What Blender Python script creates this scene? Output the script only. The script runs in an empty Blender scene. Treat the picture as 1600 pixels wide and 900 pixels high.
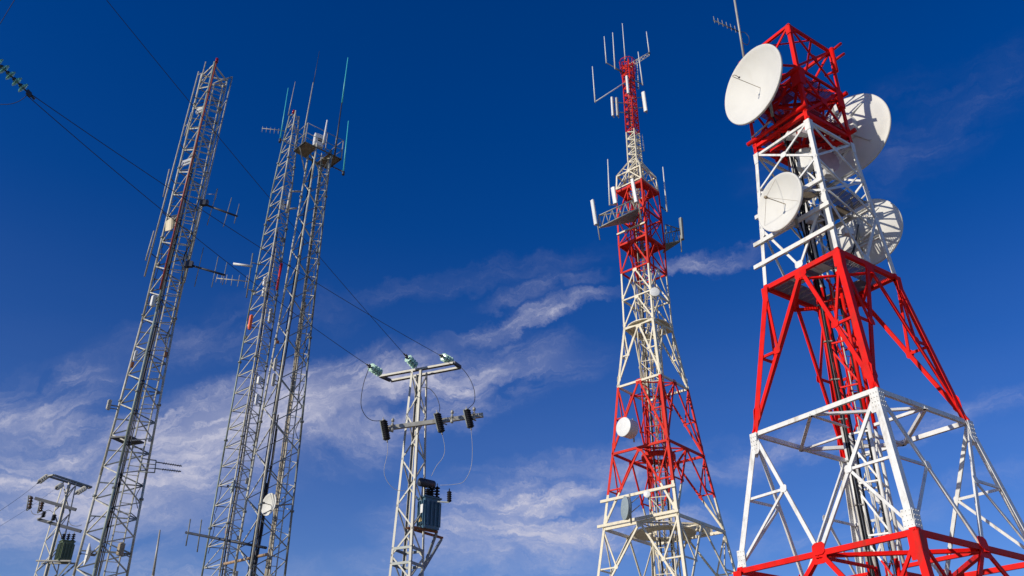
import bpy, math, random
from mathutils import Vector as V, Matrix
random.seed(7)
R = math.radians
PI = math.pi
S = bpy.context.scene
C = S.collection

# ---------------------------------------------------------------- camera
F, TH, RO = 1369.23, .5151617, -.006769          # focal length (photo pixels), pitch, roll
CAM = V((0, 0, 1.6))
_c, _s = math.cos(TH), math.sin(TH)
R0, U0, FW = V((1, 0, 0)), V((0, -_s, _c)), V((0, _c, _s))
RX = math.cos(RO)*R0 - math.sin(RO)*U0
UX = math.sin(RO)*R0 + math.cos(RO)*U0
cam = bpy.data.cameras.new('camera')
co = bpy.data.objects.new('camera', cam)
C.objects.link(co)
co.matrix_world = Matrix(((RX.x, UX.x, -FW.x, 0), (RX.y, UX.y, -FW.y, 0), (RX.z, UX.z, -FW.z, 1.6), (0, 0, 0, 1)))
cam.sensor_width = 36
cam.lens = F/1600*36
cam.clip_start = .05
cam.clip_end = 20000
S.camera = co

# ---------------------------------------------------------------- light, sky, exposure
SUN_AZ, SUN_EL = R(-147.5), R(20)                  # direction the sun stands in, from +X counter-clockwise
S.view_settings.view_transform = 'Standard'
S.view_settings.look = 'None'
S.view_settings.exposure = 0
S.view_settings.gamma = 1
sd = V((math.cos(SUN_AZ)*math.cos(SUN_EL), math.sin(SUN_AZ)*math.cos(SUN_EL), math.sin(SUN_EL)))
sl = bpy.data.lights.new('sun', 'SUN')
sl.energy = 3.8
sl.angle = R(.5)
sl.color = (1, .93, .80)
so = bpy.data.objects.new('sun', sl)
C.objects.link(so)
so.rotation_euler = sd.to_track_quat('Z', 'Y').to_euler()

def ray(x, y):
    return FW + RX*(x-800)/F + UX*(450-y)/F
def at(x, y, Y):                                  # point of the photo's pixel x, y at ground distance Y
    d = ray(x, y)
    return CAM + d*(Y/d.y)
def atz(x, y, z):                                 # the same at height z
    d = ray(x, y)
    return CAM + d*((z-1.6)/d.z)
def azel(x, y):
    d = ray(x, y).normalized()
    el = math.asin(d.z)
    return V((math.atan2(d.x, d.y)*.85, el))

W = bpy.data.worlds.new('World')
S.world = W
W.use_nodes = True
nt = W.node_tree
nt.nodes.clear()
def N(t, **k):
    n = nt.nodes.new(t)
    for a, b in k.items(): setattr(n, a, b)
    return n
def setin(n, i, v):
    if hasattr(v, 'links') or isinstance(v, bpy.types.NodeSocket): nt.links.new(v, n.inputs[i])
    else: n.inputs[i].default_value = v
def M(op, a, b=None, c=None, clamp=False):
    n = N('ShaderNodeMath', operation=op, use_clamp=clamp)
    setin(n, 0, a)
    if b is not None: setin(n, 1, b)
    if c is not None: setin(n, 2, c)
    return n.outputs[0]
tc = N('ShaderNodeTexCoord')
sx = N('ShaderNodeSeparateXYZ')
nt.links.new(tc.outputs['Generated'], sx.inputs[0])
AZ = M('MULTIPLY', M('ARCTAN2', sx.outputs[0], sx.outputs[1]), .85)
EL = M('ARCSINE', sx.outputs[2])
def noise2(u, v, scale, detail, w=0., dist=0., rough=.55):
    cb = N('ShaderNodeCombineXYZ')
    setin(cb, 0, u); setin(cb, 1, v); cb.inputs[2].default_value = w
    n = N('ShaderNodeTexNoise')
    n.inputs['Scale'].default_value = scale
    n.inputs['Detail'].default_value = detail
    n.inputs['Roughness'].default_value = rough
    n.inputs['Distortion'].default_value = dist
    nt.links.new(cb.outputs[0], n.inputs['Vector'])
    return n.outputs['Fac']
warp = noise2(AZ, EL, 7, 6, 1.3, 0, .6)
warp2 = noise2(AZ, EL, 10, 7, 7.7, 0, .65)
billow = M('MULTIPLY_ADD', noise2(AZ, EL, 42, 8, 3.3, .3, .65), 3.2, -1.1, clamp=True)
# cirrus banks: ends of the bank, half width (photo pixels), strength, fibre angle against the bank, seed
BANKS = [((-160, 700), (200, 575), 46, .62, 0), ((-200, 780), (460, 690), 95, 1.0, 0), ((120, 730), (660, 560), 66, .95, 0),
         ((400, 650), (930, 555), 62, .72, 0), ((690, 535), (980, 445), 20, .95, 0), ((1010, 420), (1200, 380), 18, .3, 0), ((740, 480), (960, 420), 16, .25, 0),
         ((620, 838), (1110, 815), 30, 1.4, -3), ((640, 800), (1050, 745), 30, 1.3, 4), ((560, 815), (1000, 860), 55, .6, 0), ((640, 770), (1300, 690), 40, .42, 0),
         ((-100, 850), (400, 780), 60, .65, 0), ((540, 880), (1000, 875), 24, .5, 0), ((360, 620), (660, 700), 60, .5, 0),
         ((1050, 720), (1640, 610), 30, .34, 0), ((1080, 860), (1650, 740), 30, .30, 0), ((1150, 300), (1700, 80), 70, .06, 0),
         ((0, 900), (560, 930), 50, .42, 0), ((600, 615), (900, 545), 18, .5, 0), ((500, 460), (1000, 380), 24, .10, 0), ((120, 560), (560, 470), 40, .14, 0)]
tot = None
for i, (p, q, hw, st, fa) in enumerate(BANKS):
    a, b = azel(*p), azel(*q)
    m = (a+b)/2
    t = (b-a).normalized()
    L = (b-a).length/2*1.18
    hwr = hw/F*1.22
    dx, dy = M('SUBTRACT', AZ, m.x), M('SUBTRACT', EL, m.y)
    dx = M('ADD', dx, M('MULTIPLY', M('SUBTRACT', warp, .5), .10))
    dy = M('ADD', dy, M('MULTIPLY', M('SUBTRACT', warp2, .5), .09))
    u = M('ADD', M('MULTIPLY', dx, t.x), M('MULTIPLY', dy, t.y))
    v = M('ADD', M('MULTIPLY', dx, -t.y), M('MULTIPLY', dy, t.x))
    uu, vv = M('MULTIPLY', u, 1/L), M('MULTIPLY', v, 1/hwr)
    mask = M('SUBTRACT', 1., M('ADD', M('MULTIPLY', uu, uu), M('MULTIPLY', vv, vv)), clamp=True)
    mask = M('POWER', mask, 1.7)
    ca, sa = math.cos(R(fa+8*math.sin(i*2.1))), math.sin(R(fa+8*math.sin(i*2.1)))
    fu = M('ADD', M('MULTIPLY', u, ca), M('MULTIPLY', v, -sa))
    fv = M('ADD', M('MULTIPLY', u, sa), M('MULTIPLY', v, ca))
    n1 = noise2(M('MULTIPLY', fu, 11.), M('MULTIPLY', fv, 66.), 1., 9, i*3.1, .25, .72)
    n2 = noise2(M('MULTIPLY', fu, 9.), M('MULTIPLY', fv, 20.), 1., 5, i*5.3+40, .2)
    fib = M('MULTIPLY_ADD', n1, 4.6, -2.0, clamp=True)
    fib = M('MULTIPLY_ADD', M('MULTIPLY', fib, M('MULTIPLY_ADD', billow, .7, .3)), .78, .22)
    d = M('MULTIPLY', fib, M('MULTIPLY_ADD', n2, 3.4, -1.15, clamp=True))
    d = M('MULTIPLY', M('MULTIPLY', mask, d), st*2.0, clamp=True)
    tot = d if tot is None else M('SUBTRACT', 1., M('MULTIPLY', M('SUBTRACT', 1., tot), M('SUBTRACT', 1., d)))
# thin veil of haze and high cloud that thickens towards the horizon
low = M('MULTIPLY_ADD', EL, -1.75, 1.02, clamp=True)
veil = M('MULTIPLY', M('POWER', low, 1.6), M('MULTIPLY_ADD', noise2(M('MULTIPLY', AZ, 3.), M('MULTIPLY', EL, 9.), 1., 6, 5.5, .2), .45, .10))
tot = M('SUBTRACT', 1., M('MULTIPLY', M('SUBTRACT', 1., tot), M('SUBTRACT', 1., M('MULTIPLY', veil, .48))))
tot = M('MINIMUM', tot, .85)
sky = N('ShaderNodeTexSky', sky_type='NISHITA', sun_disc=False)
sky.sun_elevation = SUN_EL
sky.sun_rotation = PI/2 - SUN_AZ
sky.altitude = 1500
sky.air_density = 1.0
sky.dust_density = .3
sky.ozone_density = 3.
hs = N('ShaderNodeHueSaturation')
hs.inputs['Hue'].default_value = .5205
hs.inputs['Saturation'].default_value = 1.35
hs.inputs['Value'].default_value = .95
nt.links.new(sky.outputs[0], hs.inputs['Color'])
mx = N('ShaderNodeMix', data_type='RGBA')
nt.links.new(tot, mx.inputs['Factor'])
nt.links.new(hs.outputs[0], mx.inputs['A'])
mx.inputs['B'].default_value = (5.0, 4.95, 5.9, 1)
bg = N('ShaderNodeBackground')
bg.inputs['Strength'].default_value = .12
nt.links.new(mx.outputs['Result'], bg.inputs['Color'])
wo = N('ShaderNodeOutputWorld')
nt.links.new(bg.outputs[0], wo.inputs[0])

# ---------------------------------------------------------------- materials
def mat(name, col, rough=.5, metal=0., var=.12, scale=6., dirt=None, dirt_amt=0., trans=0., bump=0., spec=.5, dscale=3.):
    m = bpy.data.materials.new(name)
    m.use_nodes = True
    t = m.node_tree
    b = t.nodes['Principled BSDF']
    b.inputs['Roughness'].default_value = rough
    b.inputs['Metallic'].default_value = metal
    b.inputs['Transmission Weight'].default_value = trans
    b.inputs['Specular IOR Level'].default_value = spec
    g = t.nodes.new('ShaderNodeNewGeometry')
    n = t.nodes.new('ShaderNodeTexNoise')
    n.inputs['Scale'].default_value = scale
    n.inputs['Detail'].default_value = 5
    t.links.new(g.outputs['Position'], n.inputs['Vector'])
    r = t.nodes.new('ShaderNodeValToRGB')
    r.color_ramp.elements[0].position = .3
    r.color_ramp.elements[1].position = .7
    r.color_ramp.elements[0].color = (*[c*(1-var) for c in col], 1)
    r.color_ramp.elements[1].color = (*[min(1, c*(1+var)) for c in col], 1)
    t.links.new(n.outputs['Fac'], r.inputs['Fac'])
    out = r.outputs['Color']
    if dirt:
        mp = t.nodes.new('ShaderNodeMapping')
        mp.inputs['Scale'].default_value = (1, 1, .25)
        t.links.new(g.outputs['Position'], mp.inputs['Vector'])
        n2 = t.nodes.new('ShaderNodeTexNoise')
        n2.inputs['Scale'].default_value = dscale
        n2.inputs['Detail'].default_value = 8
        n2.inputs['Roughness'].default_value = .7
        t.links.new(mp.outputs[0], n2.inputs['Vector'])
        r2 = t.nodes.new('ShaderNodeValToRGB')
        r2.color_ramp.elements[0].position = .52
        r2.color_ramp.elements[1].position = .72
        r2.color_ramp.elements[0].color = (0, 0, 0, 1)
        r2.color_ramp.elements[1].color = (dirt_amt,)*3 + (1,)
        t.links.new(n2.outputs['Fac'], r2.inputs['Fac'])
        x = t.nodes.new('ShaderNodeMix')
        x.data_type = 'RGBA'
        t.links.new(r2.outputs['Color'], x.inputs['Factor'])
        t.links.new(out, x.inputs['A'])
        x.inputs['B'].default_value = (*dirt, 1)
        out = x.outputs['Result']
    t.links.new(out, b.inputs['Base Color'])
    rr = t.nodes.new('ShaderNodeMath')
    rr.operation = 'MULTIPLY_ADD'
    rr.inputs[1].default_value = .25
    rr.inputs[2].default_value = rough-.12
    t.links.new(n.outputs['Fac'], rr.inputs[0])
    t.links.new(rr.outputs[0], b.inputs['Roughness'])
    if bump:
        bp = t.nodes.new('ShaderNodeBump')
        bp.inputs['Strength'].default_value = bump
        bp.inputs['Distance'].default_value = .02
        t.links.new(n.outputs['Fac'], bp.inputs['Height'])
        t.links.new(bp.outputs[0], b.inputs['Normal'])
    return m
RED = mat('red tower paint', (.76, .006, .003), .55, var=.16, scale=2.5, spec=.18, dirt=(.30, .035, .02), dirt_amt=.75)
RED2 = mat('aged red tower paint', (.66, .026, .013), .6, spec=.18, var=.15, dirt=(.22, .03, .02), dirt_amt=.6)
WHT = mat('white tower paint', (.76, .755, .73), .45, var=.06, dirt=(.36, .29, .20), dirt_amt=.7)
WHT2 = mat('aged cream tower paint', (.72, .65, .49), .5, var=.10, dirt=(.32, .26, .18), dirt_amt=.6)
DISH = mat('dish enamel', (.70, .685, .64), .55, spec=.25, var=.03, scale=2, dirt=(.60, .56, .48), dirt_amt=.35, dscale=1.5)
GALV = mat('galvanised steel', (.40, .39, .345), .5, .1, spec=.35, var=.18, dirt=(.26, .18, .11), dirt_amt=.5)
GALVM = mat('mast zinc coating', (.52, .50, .42), .5, .05, var=.25, spec=.35, dirt=(.30, .22, .14), dirt_amt=.45)
GALVD = mat('weathered galvanised steel', (.22, .24, .23), .5, .15, var=.18, dirt=(.12, .09, .06), dirt_amt=.5)
GREEN = mat('green grey galvanised steel', (.30, .35, .30), .5, .1, var=.15, dirt=(.12, .12, .1), dirt_amt=.4)
RUST = mat('rusty steel', (.30, .11, .05), .8, .1, var=.3, scale=14)
RUSTR = mat('faded red steel', (.33, .06, .04), .7, .1, var=.3, scale=14)
BLK = mat('black rubber', (.012, .012, .016), .7, var=.2, spec=.2)
DARK = mat('dark steel', (.05, .055, .07), .5, .3, var=.2)
WIRE = mat('bare conductor', (.035, .035, .04), .5, .4)
WIREL = mat('light cable', (.42, .40, .36), .5, .2)
TAN = mat('cable sheath', (.34, .27, .18), .6, var=.3, scale=9)
PORC = mat('brown glazed porcelain', (.09, .055, .035), .15, var=.15)
GLASS = mat('green insulator glass', (.66, .92, .76), .1, var=.04, trans=.3)
GLASSN = mat('sea green insulator glass', (.34, .78, .58), .06, var=.08, trans=.6)
CYAN = mat('turquoise fibreglass', (.06, .50, .55), .4, var=.06)
FIB = mat('white fibreglass', (.76, .76, .74), .4, var=.05, dirt=(.5, .46, .38), dirt_amt=.4)
TANK = mat('transformer enamel', (.07, .15, .21), .4, var=.1, dirt=(.20, .13, .08), dirt_amt=.4)
TANKG = mat('green transformer enamel', (.12, .16, .09), .45, var=.12, dirt=(.12, .1, .06), dirt_amt=.5)
ORNG = mat('orange plastic', (.85, .13, .03), .5)
REDP = mat('dark red plastic', (.50, .01, .02), .5)
LENS = mat('obstruction lamp glass', (.30, .01, .02), .15)
GREYP = mat('blue grey radome', (.30, .36, .38), .5, var=.08)
WOOD = mat('platform sheet', (.24, .19, .13), .8, var=.25, scale=5)
GRATE = mat('grating steel', (.24, .22, .21), .6, .3, var=.15)
GRATR = mat('red-lit grating steel', (.42, .04, .05), .6, .1, var=.15)  # red light on the head floors, put into the steel's base colour
STICK = mat('weathered yellow sticker', (.60, .42, .12), .5)

# ---------------------------------------------------------------- mesh helpers
def frame(t, n):
    t = t.normalized()
    v = n - t*n.dot(t)
    if v.length < 1e-5:
        v = V((1, 0, 0)) - t*t.x
        if v.length < 1e-3: v = V((0, 1, 0)) - t*t.y
    v.normalize()
    return v.cross(t), v
def rect(w, h, v0=0.):                            # profile: w across, h deep, its outer face v0 from the line
    return [(-w/2, v0-h), (w/2, v0-h), (w/2, v0), (-w/2, v0)]
def angle(w, t=.012, v0=0.):
    return [(-w/2, v0), (-w/2, v0-w), (-w/2+t, v0-w), (-w/2+t, v0-t), (w/2, v0-t), (w/2, v0)]
def chan(w, d, t=.012, v0=0.):
    return [(-w/2, v0), (-w/2, v0-d), (-w/2+t, v0-d), (-w/2+t, v0-t), (w/2-t, v0-t), (w/2-t, v0-d), (w/2, v0-d), (w/2, v0)]
class MB:
    def __init__(s): s.v = []; s.f = []; s.m = []; s.sm = []
    def face(s, idx, m, sm=False): s.f.append(idx); s.m.append(m); s.sm.append(sm)
    def rings(s, rs, m=0, sm=False, caps=True, closed=True):
        k = len(rs[0]); o = len(s.v)
        for r in rs: s.v += [tuple(p) for p in r]
        for i in range(len(rs)-1):
            for j in range(k if closed else k-1):
                a, b = o+i*k+j, o+i*k+(j+1) % k
                s.face((a, b, b+k, a+k), m, sm)
        if caps:
            s.face(tuple(o+j for j in reversed(range(k))), m)
            s.face(tuple(o+(len(rs)-1)*k+j for j in range(k)), m)
    def ext(s, a, b, prof, n, m=0):
        u, v = frame(b-a, n)
        s.rings([[p+u*x+v*y for x, y in prof] for p in (a, b)], m)
    def tube(s, a, b, r, m=0, k=7, r2=None):
        u, v = frame(b-a, V((.3, .2, 1)) if abs((b-a).normalized().z) < .9 else V((1, 0, 0)))
        r2 = r if r2 is None else r2
        s.rings([[p+(u*math.cos(2*PI*j/k)+v*math.sin(2*PI*j/k))*q for j in range(k)] for p, q in ((a, r), (b, r2))], m, k > 5)
    def path(s, pts, r, m=0, k=6):
        n = None; rs = []
        for i, p in enumerate(pts):
            t = (pts[min(i+1, len(pts)-1)]-pts[max(i-1, 0)]).normalized()
            if n is None: u, n = frame(t, V((0.1, .2, 1)))
            else:
                n = (n-t*n.dot(t)).normalized(); u = n.cross(t)
            rs.append([p+(u*math.cos(2*PI*j/k)+n*math.sin(2*PI*j/k))*r for j in range(k)])
        s.rings(rs, m, True)
    def lathe(s, o, ax, prof, m=0, k=24, sm=True, caps=False):     # prof: list of (radius, distance along ax)
        u, v = frame(ax, V((0, 0, 1)) if abs(ax.normalized().z) < .95 else V((0, 1, 0)))
        a = ax.normalized()
        s.rings([[o+a*h+(u*math.cos(2*PI*j/k)+v*math.sin(2*PI*j/k))*max(r, 1e-4) for j in range(k)] for r, h in prof], m, sm, caps)
    def box(s, o, ux, uy, uz, m=0):                                # centre and three half-axes
        p = [o+ux*i+uy*j+uz*k for k in (-1, 1) for i, j in ((-1, -1), (1, -1), (1, 1), (-1, 1))]
        s.rings([p[:4], p[4:]], m)
    def plate(s, o, n, up, pts, t=.014, m=0):                      # flat plate: outline pts in (across, up)
        up = (up-n*up.dot(n)).normalized(); ac = up.cross(n).normalized()
        a = [o+ac*x+up*y+n*t for x, y in pts]; b = [o+ac*x+up*y for x, y in pts]
        s.rings([b, a], m)
    def build(s, name, mats, parent=None, root=V((0, 0, 0))):
        me = bpy.data.meshes.new(name)
        me.from_pydata([tuple(V(p)-root) for p in s.v], [], s.f)
        if not isinstance(mats, (list, tuple)): mats = [mats]
        for q in mats: me.materials.append(q)
        me.polygons.foreach_set('material_index', s.m)
        me.polygons.foreach_set('use_smooth', s.sm)
        me.update()
        o = bpy.data.objects.new(name, me)
        C.objects.link(o)
        if parent: o.parent = parent
        return o
class Thing:                                       # an Empty at the thing's base plus its parts
    def __init__(s, name, label, cat, loc, group=None):
        s.o = bpy.data.objects.new(name, None); C.objects.link(s.o)
        s.loc = V(loc); s.o.location = s.loc
        s.o.empty_display_size = .3
        s.o['label'] = label; s.o['category'] = cat
        if group: s.o['group'] = group
    def part(s, name, mb, mats, parent=None, label=None):
        if not mb.v: return None
        p = mb.build(name, mats, parent or s.o, s.loc)
        if label: p['label'] = label
        return p
def single(name, mb, mats, label, cat, group=None, loc=None):     # a thing that is one mesh
    loc = V(loc) if loc is not None else V(mb.v[0])
    o = mb.build(name, mats, None, loc); o.location = loc
    o['label'] = label; o['category'] = cat
    if group: o['group'] = group
    return o

# ---------------------------------------------------------------- ground (below the frame)
gm = MB()
n = 48
def gh(x, y): return 0 if math.hypot(x, y) < 120 else -(math.hypot(x, y)-120)*.02
ext_ = [-6000, -2500, -1000, -400, -150] + [-100+i*10 for i in range(21)] + [150, 400, 1000, 2500, 6000]
for y in ext_:
    for x in ext_: gm.v.append((x, y, gh(x, y)))
k = len(ext_)
for j in range(k-1):
    for i in range(k-1): gm.face((j*k+i, j*k+i+1, (j+1)*k+i+1, (j+1)*k+i), 0)
g = gm.build('ground', mat('dry hilltop soil', (.20, .16, .11), .9, var=.35, scale=.6, dirt=(.10, .11, .05), dirt_amt=.8, dscale=.4, bump=.3))
g['kind'] = 'structure'

# ---------------------------------------------------------------- lattice towers
class Tower:
    """square or triangular lattice tower round a vertical axis; rings = [(z, distance of the legs from the axis)]"""
    def __init__(s, thing, X, Y, phi, rings, n=4, bands=None, mats=None):
        s.t = thing; s.X, s.Y, s.phi, s.n = X, Y, phi, n
        s.rings = sorted(rings); s.bands = bands or []; s.mats = mats
    def r(s, z):
        g = s.rings
        if z <= g[0][0]: return g[0][1]
        for (a, p), (b, q) in zip(g, g[1:]):
            if z <= b: return p+(q-p)*(z-a)/(b-a)
        return g[-1][1]
    def ax(s, z): return V((s.X, s.Y, z))
    def dirk(s, k):
        a = s.phi-PI/2+k*2*PI/s.n
        return V((math.cos(a), math.sin(a), 0))
    def c(s, k, z): return s.ax(z)+s.dirk(k)*s.r(z)
    def nf(s, k): return (s.dirk(k)+s.dirk(k+1)).normalized()
    def mi(s, z):                                  # colour band at height z
        for b, i in s.bands:
            if z < b: return i
        return s.bands[-1][1] if s.bands else 0
    def ext(s, mb, a, b, prof, n, tube=None):      # a member, cut where the paint changes
        cuts = [0.]
        if abs(a.z-b.z) > 1e-4:
            cuts += sorted((zb-a.z)/(b.z-a.z) for zb, _ in s.bands if 0.001 < (zb-a.z)/(b.z-a.z) < .999)
        cuts += [1.]
        for u, w in zip(cuts, cuts[1:]):
            p, q = a.lerp(b, u), a.lerp(b, w)
            m = s.mi((p.z+q.z)/2)
            if tube: mb.tube(p, q, tube, m)
            else: mb.ext(p, q, prof, n, m)
    def legs(s, w, t=.02, zs=None, tube=None, mats=None):
        zs = zs or [z for z, _ in s.rings]
        for k in range(s.n):
            mb = MB()
            for a, b in zip(zs, zs[1:]):
                cuts = [a]+[zb for zb, _ in s.bands if a < zb < b]+[b]
                for p, q in zip(cuts, cuts[1:]):
                    A, B = s.c(k, p), s.c(k, q); m = s.mi((p+q)/2)
                    ww = w((p+q)/2) if callable(w) else w
                    if tube: mb.tube(A, B, ww, m, 8)
                    else:
                        d1 = (s.dirk(k+1)-s.dirk(k)).normalized(); d2 = (s.dirk(k-1)-s.dirk(k)).normalized()
                        if s.n == 3: tt = t
                        pr = [V((0, 0, 0)), d1*ww, d1*ww+d2*t, d1*t+d2*t, d1*t+d2*ww, d2*ww]
                        mb.rings([[A+e for e in pr], [B+e for e in pr]], m)
            s.t.part('leg', mb, (mats[k] if mats else s.mats))

def zigzag(T, k, z0, z1, bay, prof, mb, start=0, horiz=False, inset=.01, tube=None):
    nb = max(1, round((z1-z0)/bay)); h = (z1-z0)/nb
    n = T.nf(k)
    off = n*(-inset)
    for i in range(nb):
        a = z0+i*h
        p, q = (k, k+1) if start == 0 else (k+1, k)
        T.ext(mb, T.c(p, a)+off, T.c(q, a+h/2)+off, prof, n, tube)
        T.ext(mb, T.c(q, a+h/2)+off, T.c(p, a+h)+off, prof, n, tube)
        if horiz: T.ext(mb, T.c(k, a)+off, T.c(k+1, a)+off, prof, n, tube)
def zbrace(T, k, z0, z1, bay, prof, mb, flip=False, inset=.01, tube=None):
    nb = max(1, round((z1-z0)/bay)); h = (z1-z0)/nb
    n = T.nf(k); off = n*(-inset)
    for i in range(nb+1):
        a = z0+i*h
        T.ext(mb, T.c(k, a)+off, T.c(k+1, a)+off, prof, n, tube)
        if i < nb:
            p, q = (k, k+1) if not flip else (k+1, k)
            T.ext(mb, T.c(p, a)+off, T.c(q, a+h)+off, prof, n, tube)
def gusset(T, gp, o, n, w, h, skew=0., out=.006):
    m = T.mi(o.z)
    mb = gp
    if isinstance(gp, list): mb = MB(); gp.append(mb)
    mb.plate(o+n*out, n, V((0, 0, 1)), [(-w/2, -h*.3), (-w*.3, -h/2), (w*.3, -h/2), (w/2, -h*.3), (w/2, h*.3), (w*.3, h/2), (-w*.3, h/2), (-w/2, h*.3)], .016, m)
def bolts(T, mb, o, n, w, h, nx, nz, mi):
    ac = V((0, 0, 1)).cross(n).normalized(); up = n.cross(ac)
    for i in range(nx):
        for j in range(nz):
            p = o+ac*(w*(i/(nx-1)-.5))+up*(h*(j/(nz-1)-.5))
            mb.tube(p+n*.012, p+n*.034, .014, mi, 6)
def big_panel(T, k, zb, zt, kind, w, mb, gp, sub=True, zm=None):
    """one face of one storey: lambda / vee / x bracing with gussets; mb takes the bars, gp the gusset plates"""
    n = ((T.c(k+1, zb)-T.c(k, zb)).cross(T.c(k, zt)-T.c(k, zb))).normalized()
    if n.dot(T.nf(k)) < 0: n = -n
    off = -n*.024
    cb = [T.c(k, zb)+off, T.c(k+1, zb)+off]; ct = [T.c(k, zt)+off, T.c(k+1, zt)+off]
    pr = rect(w, w*.55); ps = rect(w*.72, w*.4, -.01)
    if kind == 'x':
        o = (cb[0]+cb[1]+ct[0]+ct[1])/4
        # diagonals really cross nearer the narrow top
        wb, wt = (cb[1]-cb[0]).length, (ct[1]-ct[0]).length
        f = wb/(wb+wt); o = ((cb[0]+cb[1])/2).lerp((ct[0]+ct[1])/2, f)
        for e in cb+ct: T.ext(mb, e, o, pr, n)
        gusset(T, gp, o, n, w*3.2, w*3.0)
        return
    if kind == 'lam': apex = (ct[0]+ct[1])/2; feet = cb; legt = ct
    else: apex = (cb[0]+cb[1])/2; feet = ct; legt = cb
    gusset(T, gp, apex+V((0, 0, (-1 if kind == 'lam' else 1)*w*.9)), n, w*3.6, w*3.0)
    for i in (0, 1):
        T.ext(mb, feet[i], apex, pr, n)
        fd = feet[i]; lt = legt[i]
        gusset(T, gp, fd+(apex-fd)*.07+(lt-fd)*.05, n, w*2.2, w*3.8, out=.004)
        if sub:
            nd = fd.lerp(apex, .5); lm = fd.lerp(lt, .5)
            T.ext(mb, lm, nd, ps, n)
            T.ext(mb, nd, lt, ps, n)
            gusset(T, gp, nd, n, w*2.0, w*2.0)
def ring_beams(T, z, w, h, name='ring_beam', prof=None):
    for k in range(T.n):
        mb = MB(); n = T.nf(k)
        T.ext(mb, T.c(k, z)-n*.004, T.c(k+1, z)-n*.004, prof or rect(w, h, -.01), n)
        T.t.part(name, mb, T.mats)
def grating(T, z, r_out, r_in, mats, pitch=.11, bar=.012, depth=.04):
    """walkway of bearing bars round an opening, four sides"""
    e1 = (T.dirk(1)-T.dirk(0)).normalized(); e2 = V((0, 0, 1)).cross(e1)
    a = r_out/math.sqrt(2); b = r_in/math.sqrt(2); o = T.ax(z)
    for sgn in (-1, 1):                            # two long sides, two short
        for e, g, L in ((e1, e2, a), (e2, e1, b)):
            mb = MB(); lo, hi = b, a
            m = int((hi-lo)/pitch)
            for i in range(m+1):
                q = lo+(hi-lo)*i/m
                mb.ext(o+g*sgn*q-e*L, o+g*sgn*q+e*L, rect(bar, depth), V((0, 0, 1)))
            kx = int(2*L/.3)
            for i in range(kx+1):
                q = -L+2*L*i/kx
                mb.ext(o+g*sgn*lo+e*q-V((0, 0, .003)), o+g*sgn*hi+e*q-V((0, 0, .003)), rect(bar, .012), V((0, 0, 1)))
            T.t.part('walkway_grating', mb, mats)
def ladder(T, p0, p1, side, mats, band, w=.4, step=.3, rr=.02, rung_r=.012, name='ladder'):
    """two stringers (painted like the tower) and their rungs"""
    u = side.normalized(); mb = MB()
    for sg in (-1, 1):
        a, b = p0+u*sg*w/2, p1+u*sg*w/2
        if band: T.ext(mb, a, b, rect(.03, .06), V((0, -1, 0)))
        else: mb.ext(a, b, rect(.03, .06), V((0, -1, 0)))
    m = int((p1-p0).length/step)
    for i in range(1, m):
        c = p0.lerp(p1, i/m)
        mb.tube(c-u*w/2, c+u*w/2, rung_r, T.mi(c.z) if band else 0, 5)
    T.t.part(name, mb, mats)
def column(T, z0, z1, r, bay, w, mats, wob=0., ncable=4, cmat=None, cz1=None):
    """inner ladder shaft with its cables"""
    I = Tower(T.t, T.X, T.Y, T.phi+R(20), [(z0, r), (z1, r)], 4, T.bands, mats)
    for k in range(4):
        mb = MB()
        I.ext(mb, I.c(k, z0), I.c(k, z1), None, None, tube=w)
        T.t.part('shaft_post', mb, mats)
    for k in range(4):
        mb = MB(); zbrace(I, k, z0+.2, z1-.2, bay, rect(w*.9, w*.7), mb, flip=k % 2 == 1)
        T.t.part('shaft_bracing', mb, mats)
    ladder(T, I.ax(z0)+V((.12, -.08, 0)), I.ax(z1)+V((.12, -.08, 0)), V((1, .25, 0)), mats, True)
    for i in range(ncable):
        a = i*1.1+2.2; p = V((math.cos(a), math.sin(a), 0))*r*.45+V((.05, .12, 0))
        mb = MB(); zt = (cz1 or z1)-random.random()*2.
        mb.path([I.ax(z0+(zt-z0)*j/16)+p+V((random.uniform(-1, 1), random.uniform(-1, 1), 0))*.018 for j in range(17)], .022+.012*random.random())
        T.t.part('feeder_cable', mb, cmat[i % len(cmat)])
    return I

# ---- tower D: big red and white tower
DX, DY, DP = 10.886, 26., R(-10.94)
tD = Thing('lattice_tower', 'nearest and widest red and white lattice tower, carrying big white dishes, at right', 'tower', (DX, DY, 0), 'red and white lattice towers')
D = Tower(tD, DX, DY, DP, [(0, 5.95), (3.1, 5.2), (7.15, 4.22), (11.38, 3.23), (16.6, 2.2), (22.38, 1.78), (27.09, 1.80)], 4,
          [(2.9, 1), (7.05, 0), (11.2, 1), (16.72, 0), (22.25, 1), (40, 0)], [RED, WHT])
D.bands = [(2.9, 1), (7.15, 0), (11.38, 1), (16.72, 0), (22.3, 1), (40, 0)]
D.bands = [(2.9, 1), (7.25, 0), (11.36, 1), (16.72, 0), (22.3, 1), (40, 0)]
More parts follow.
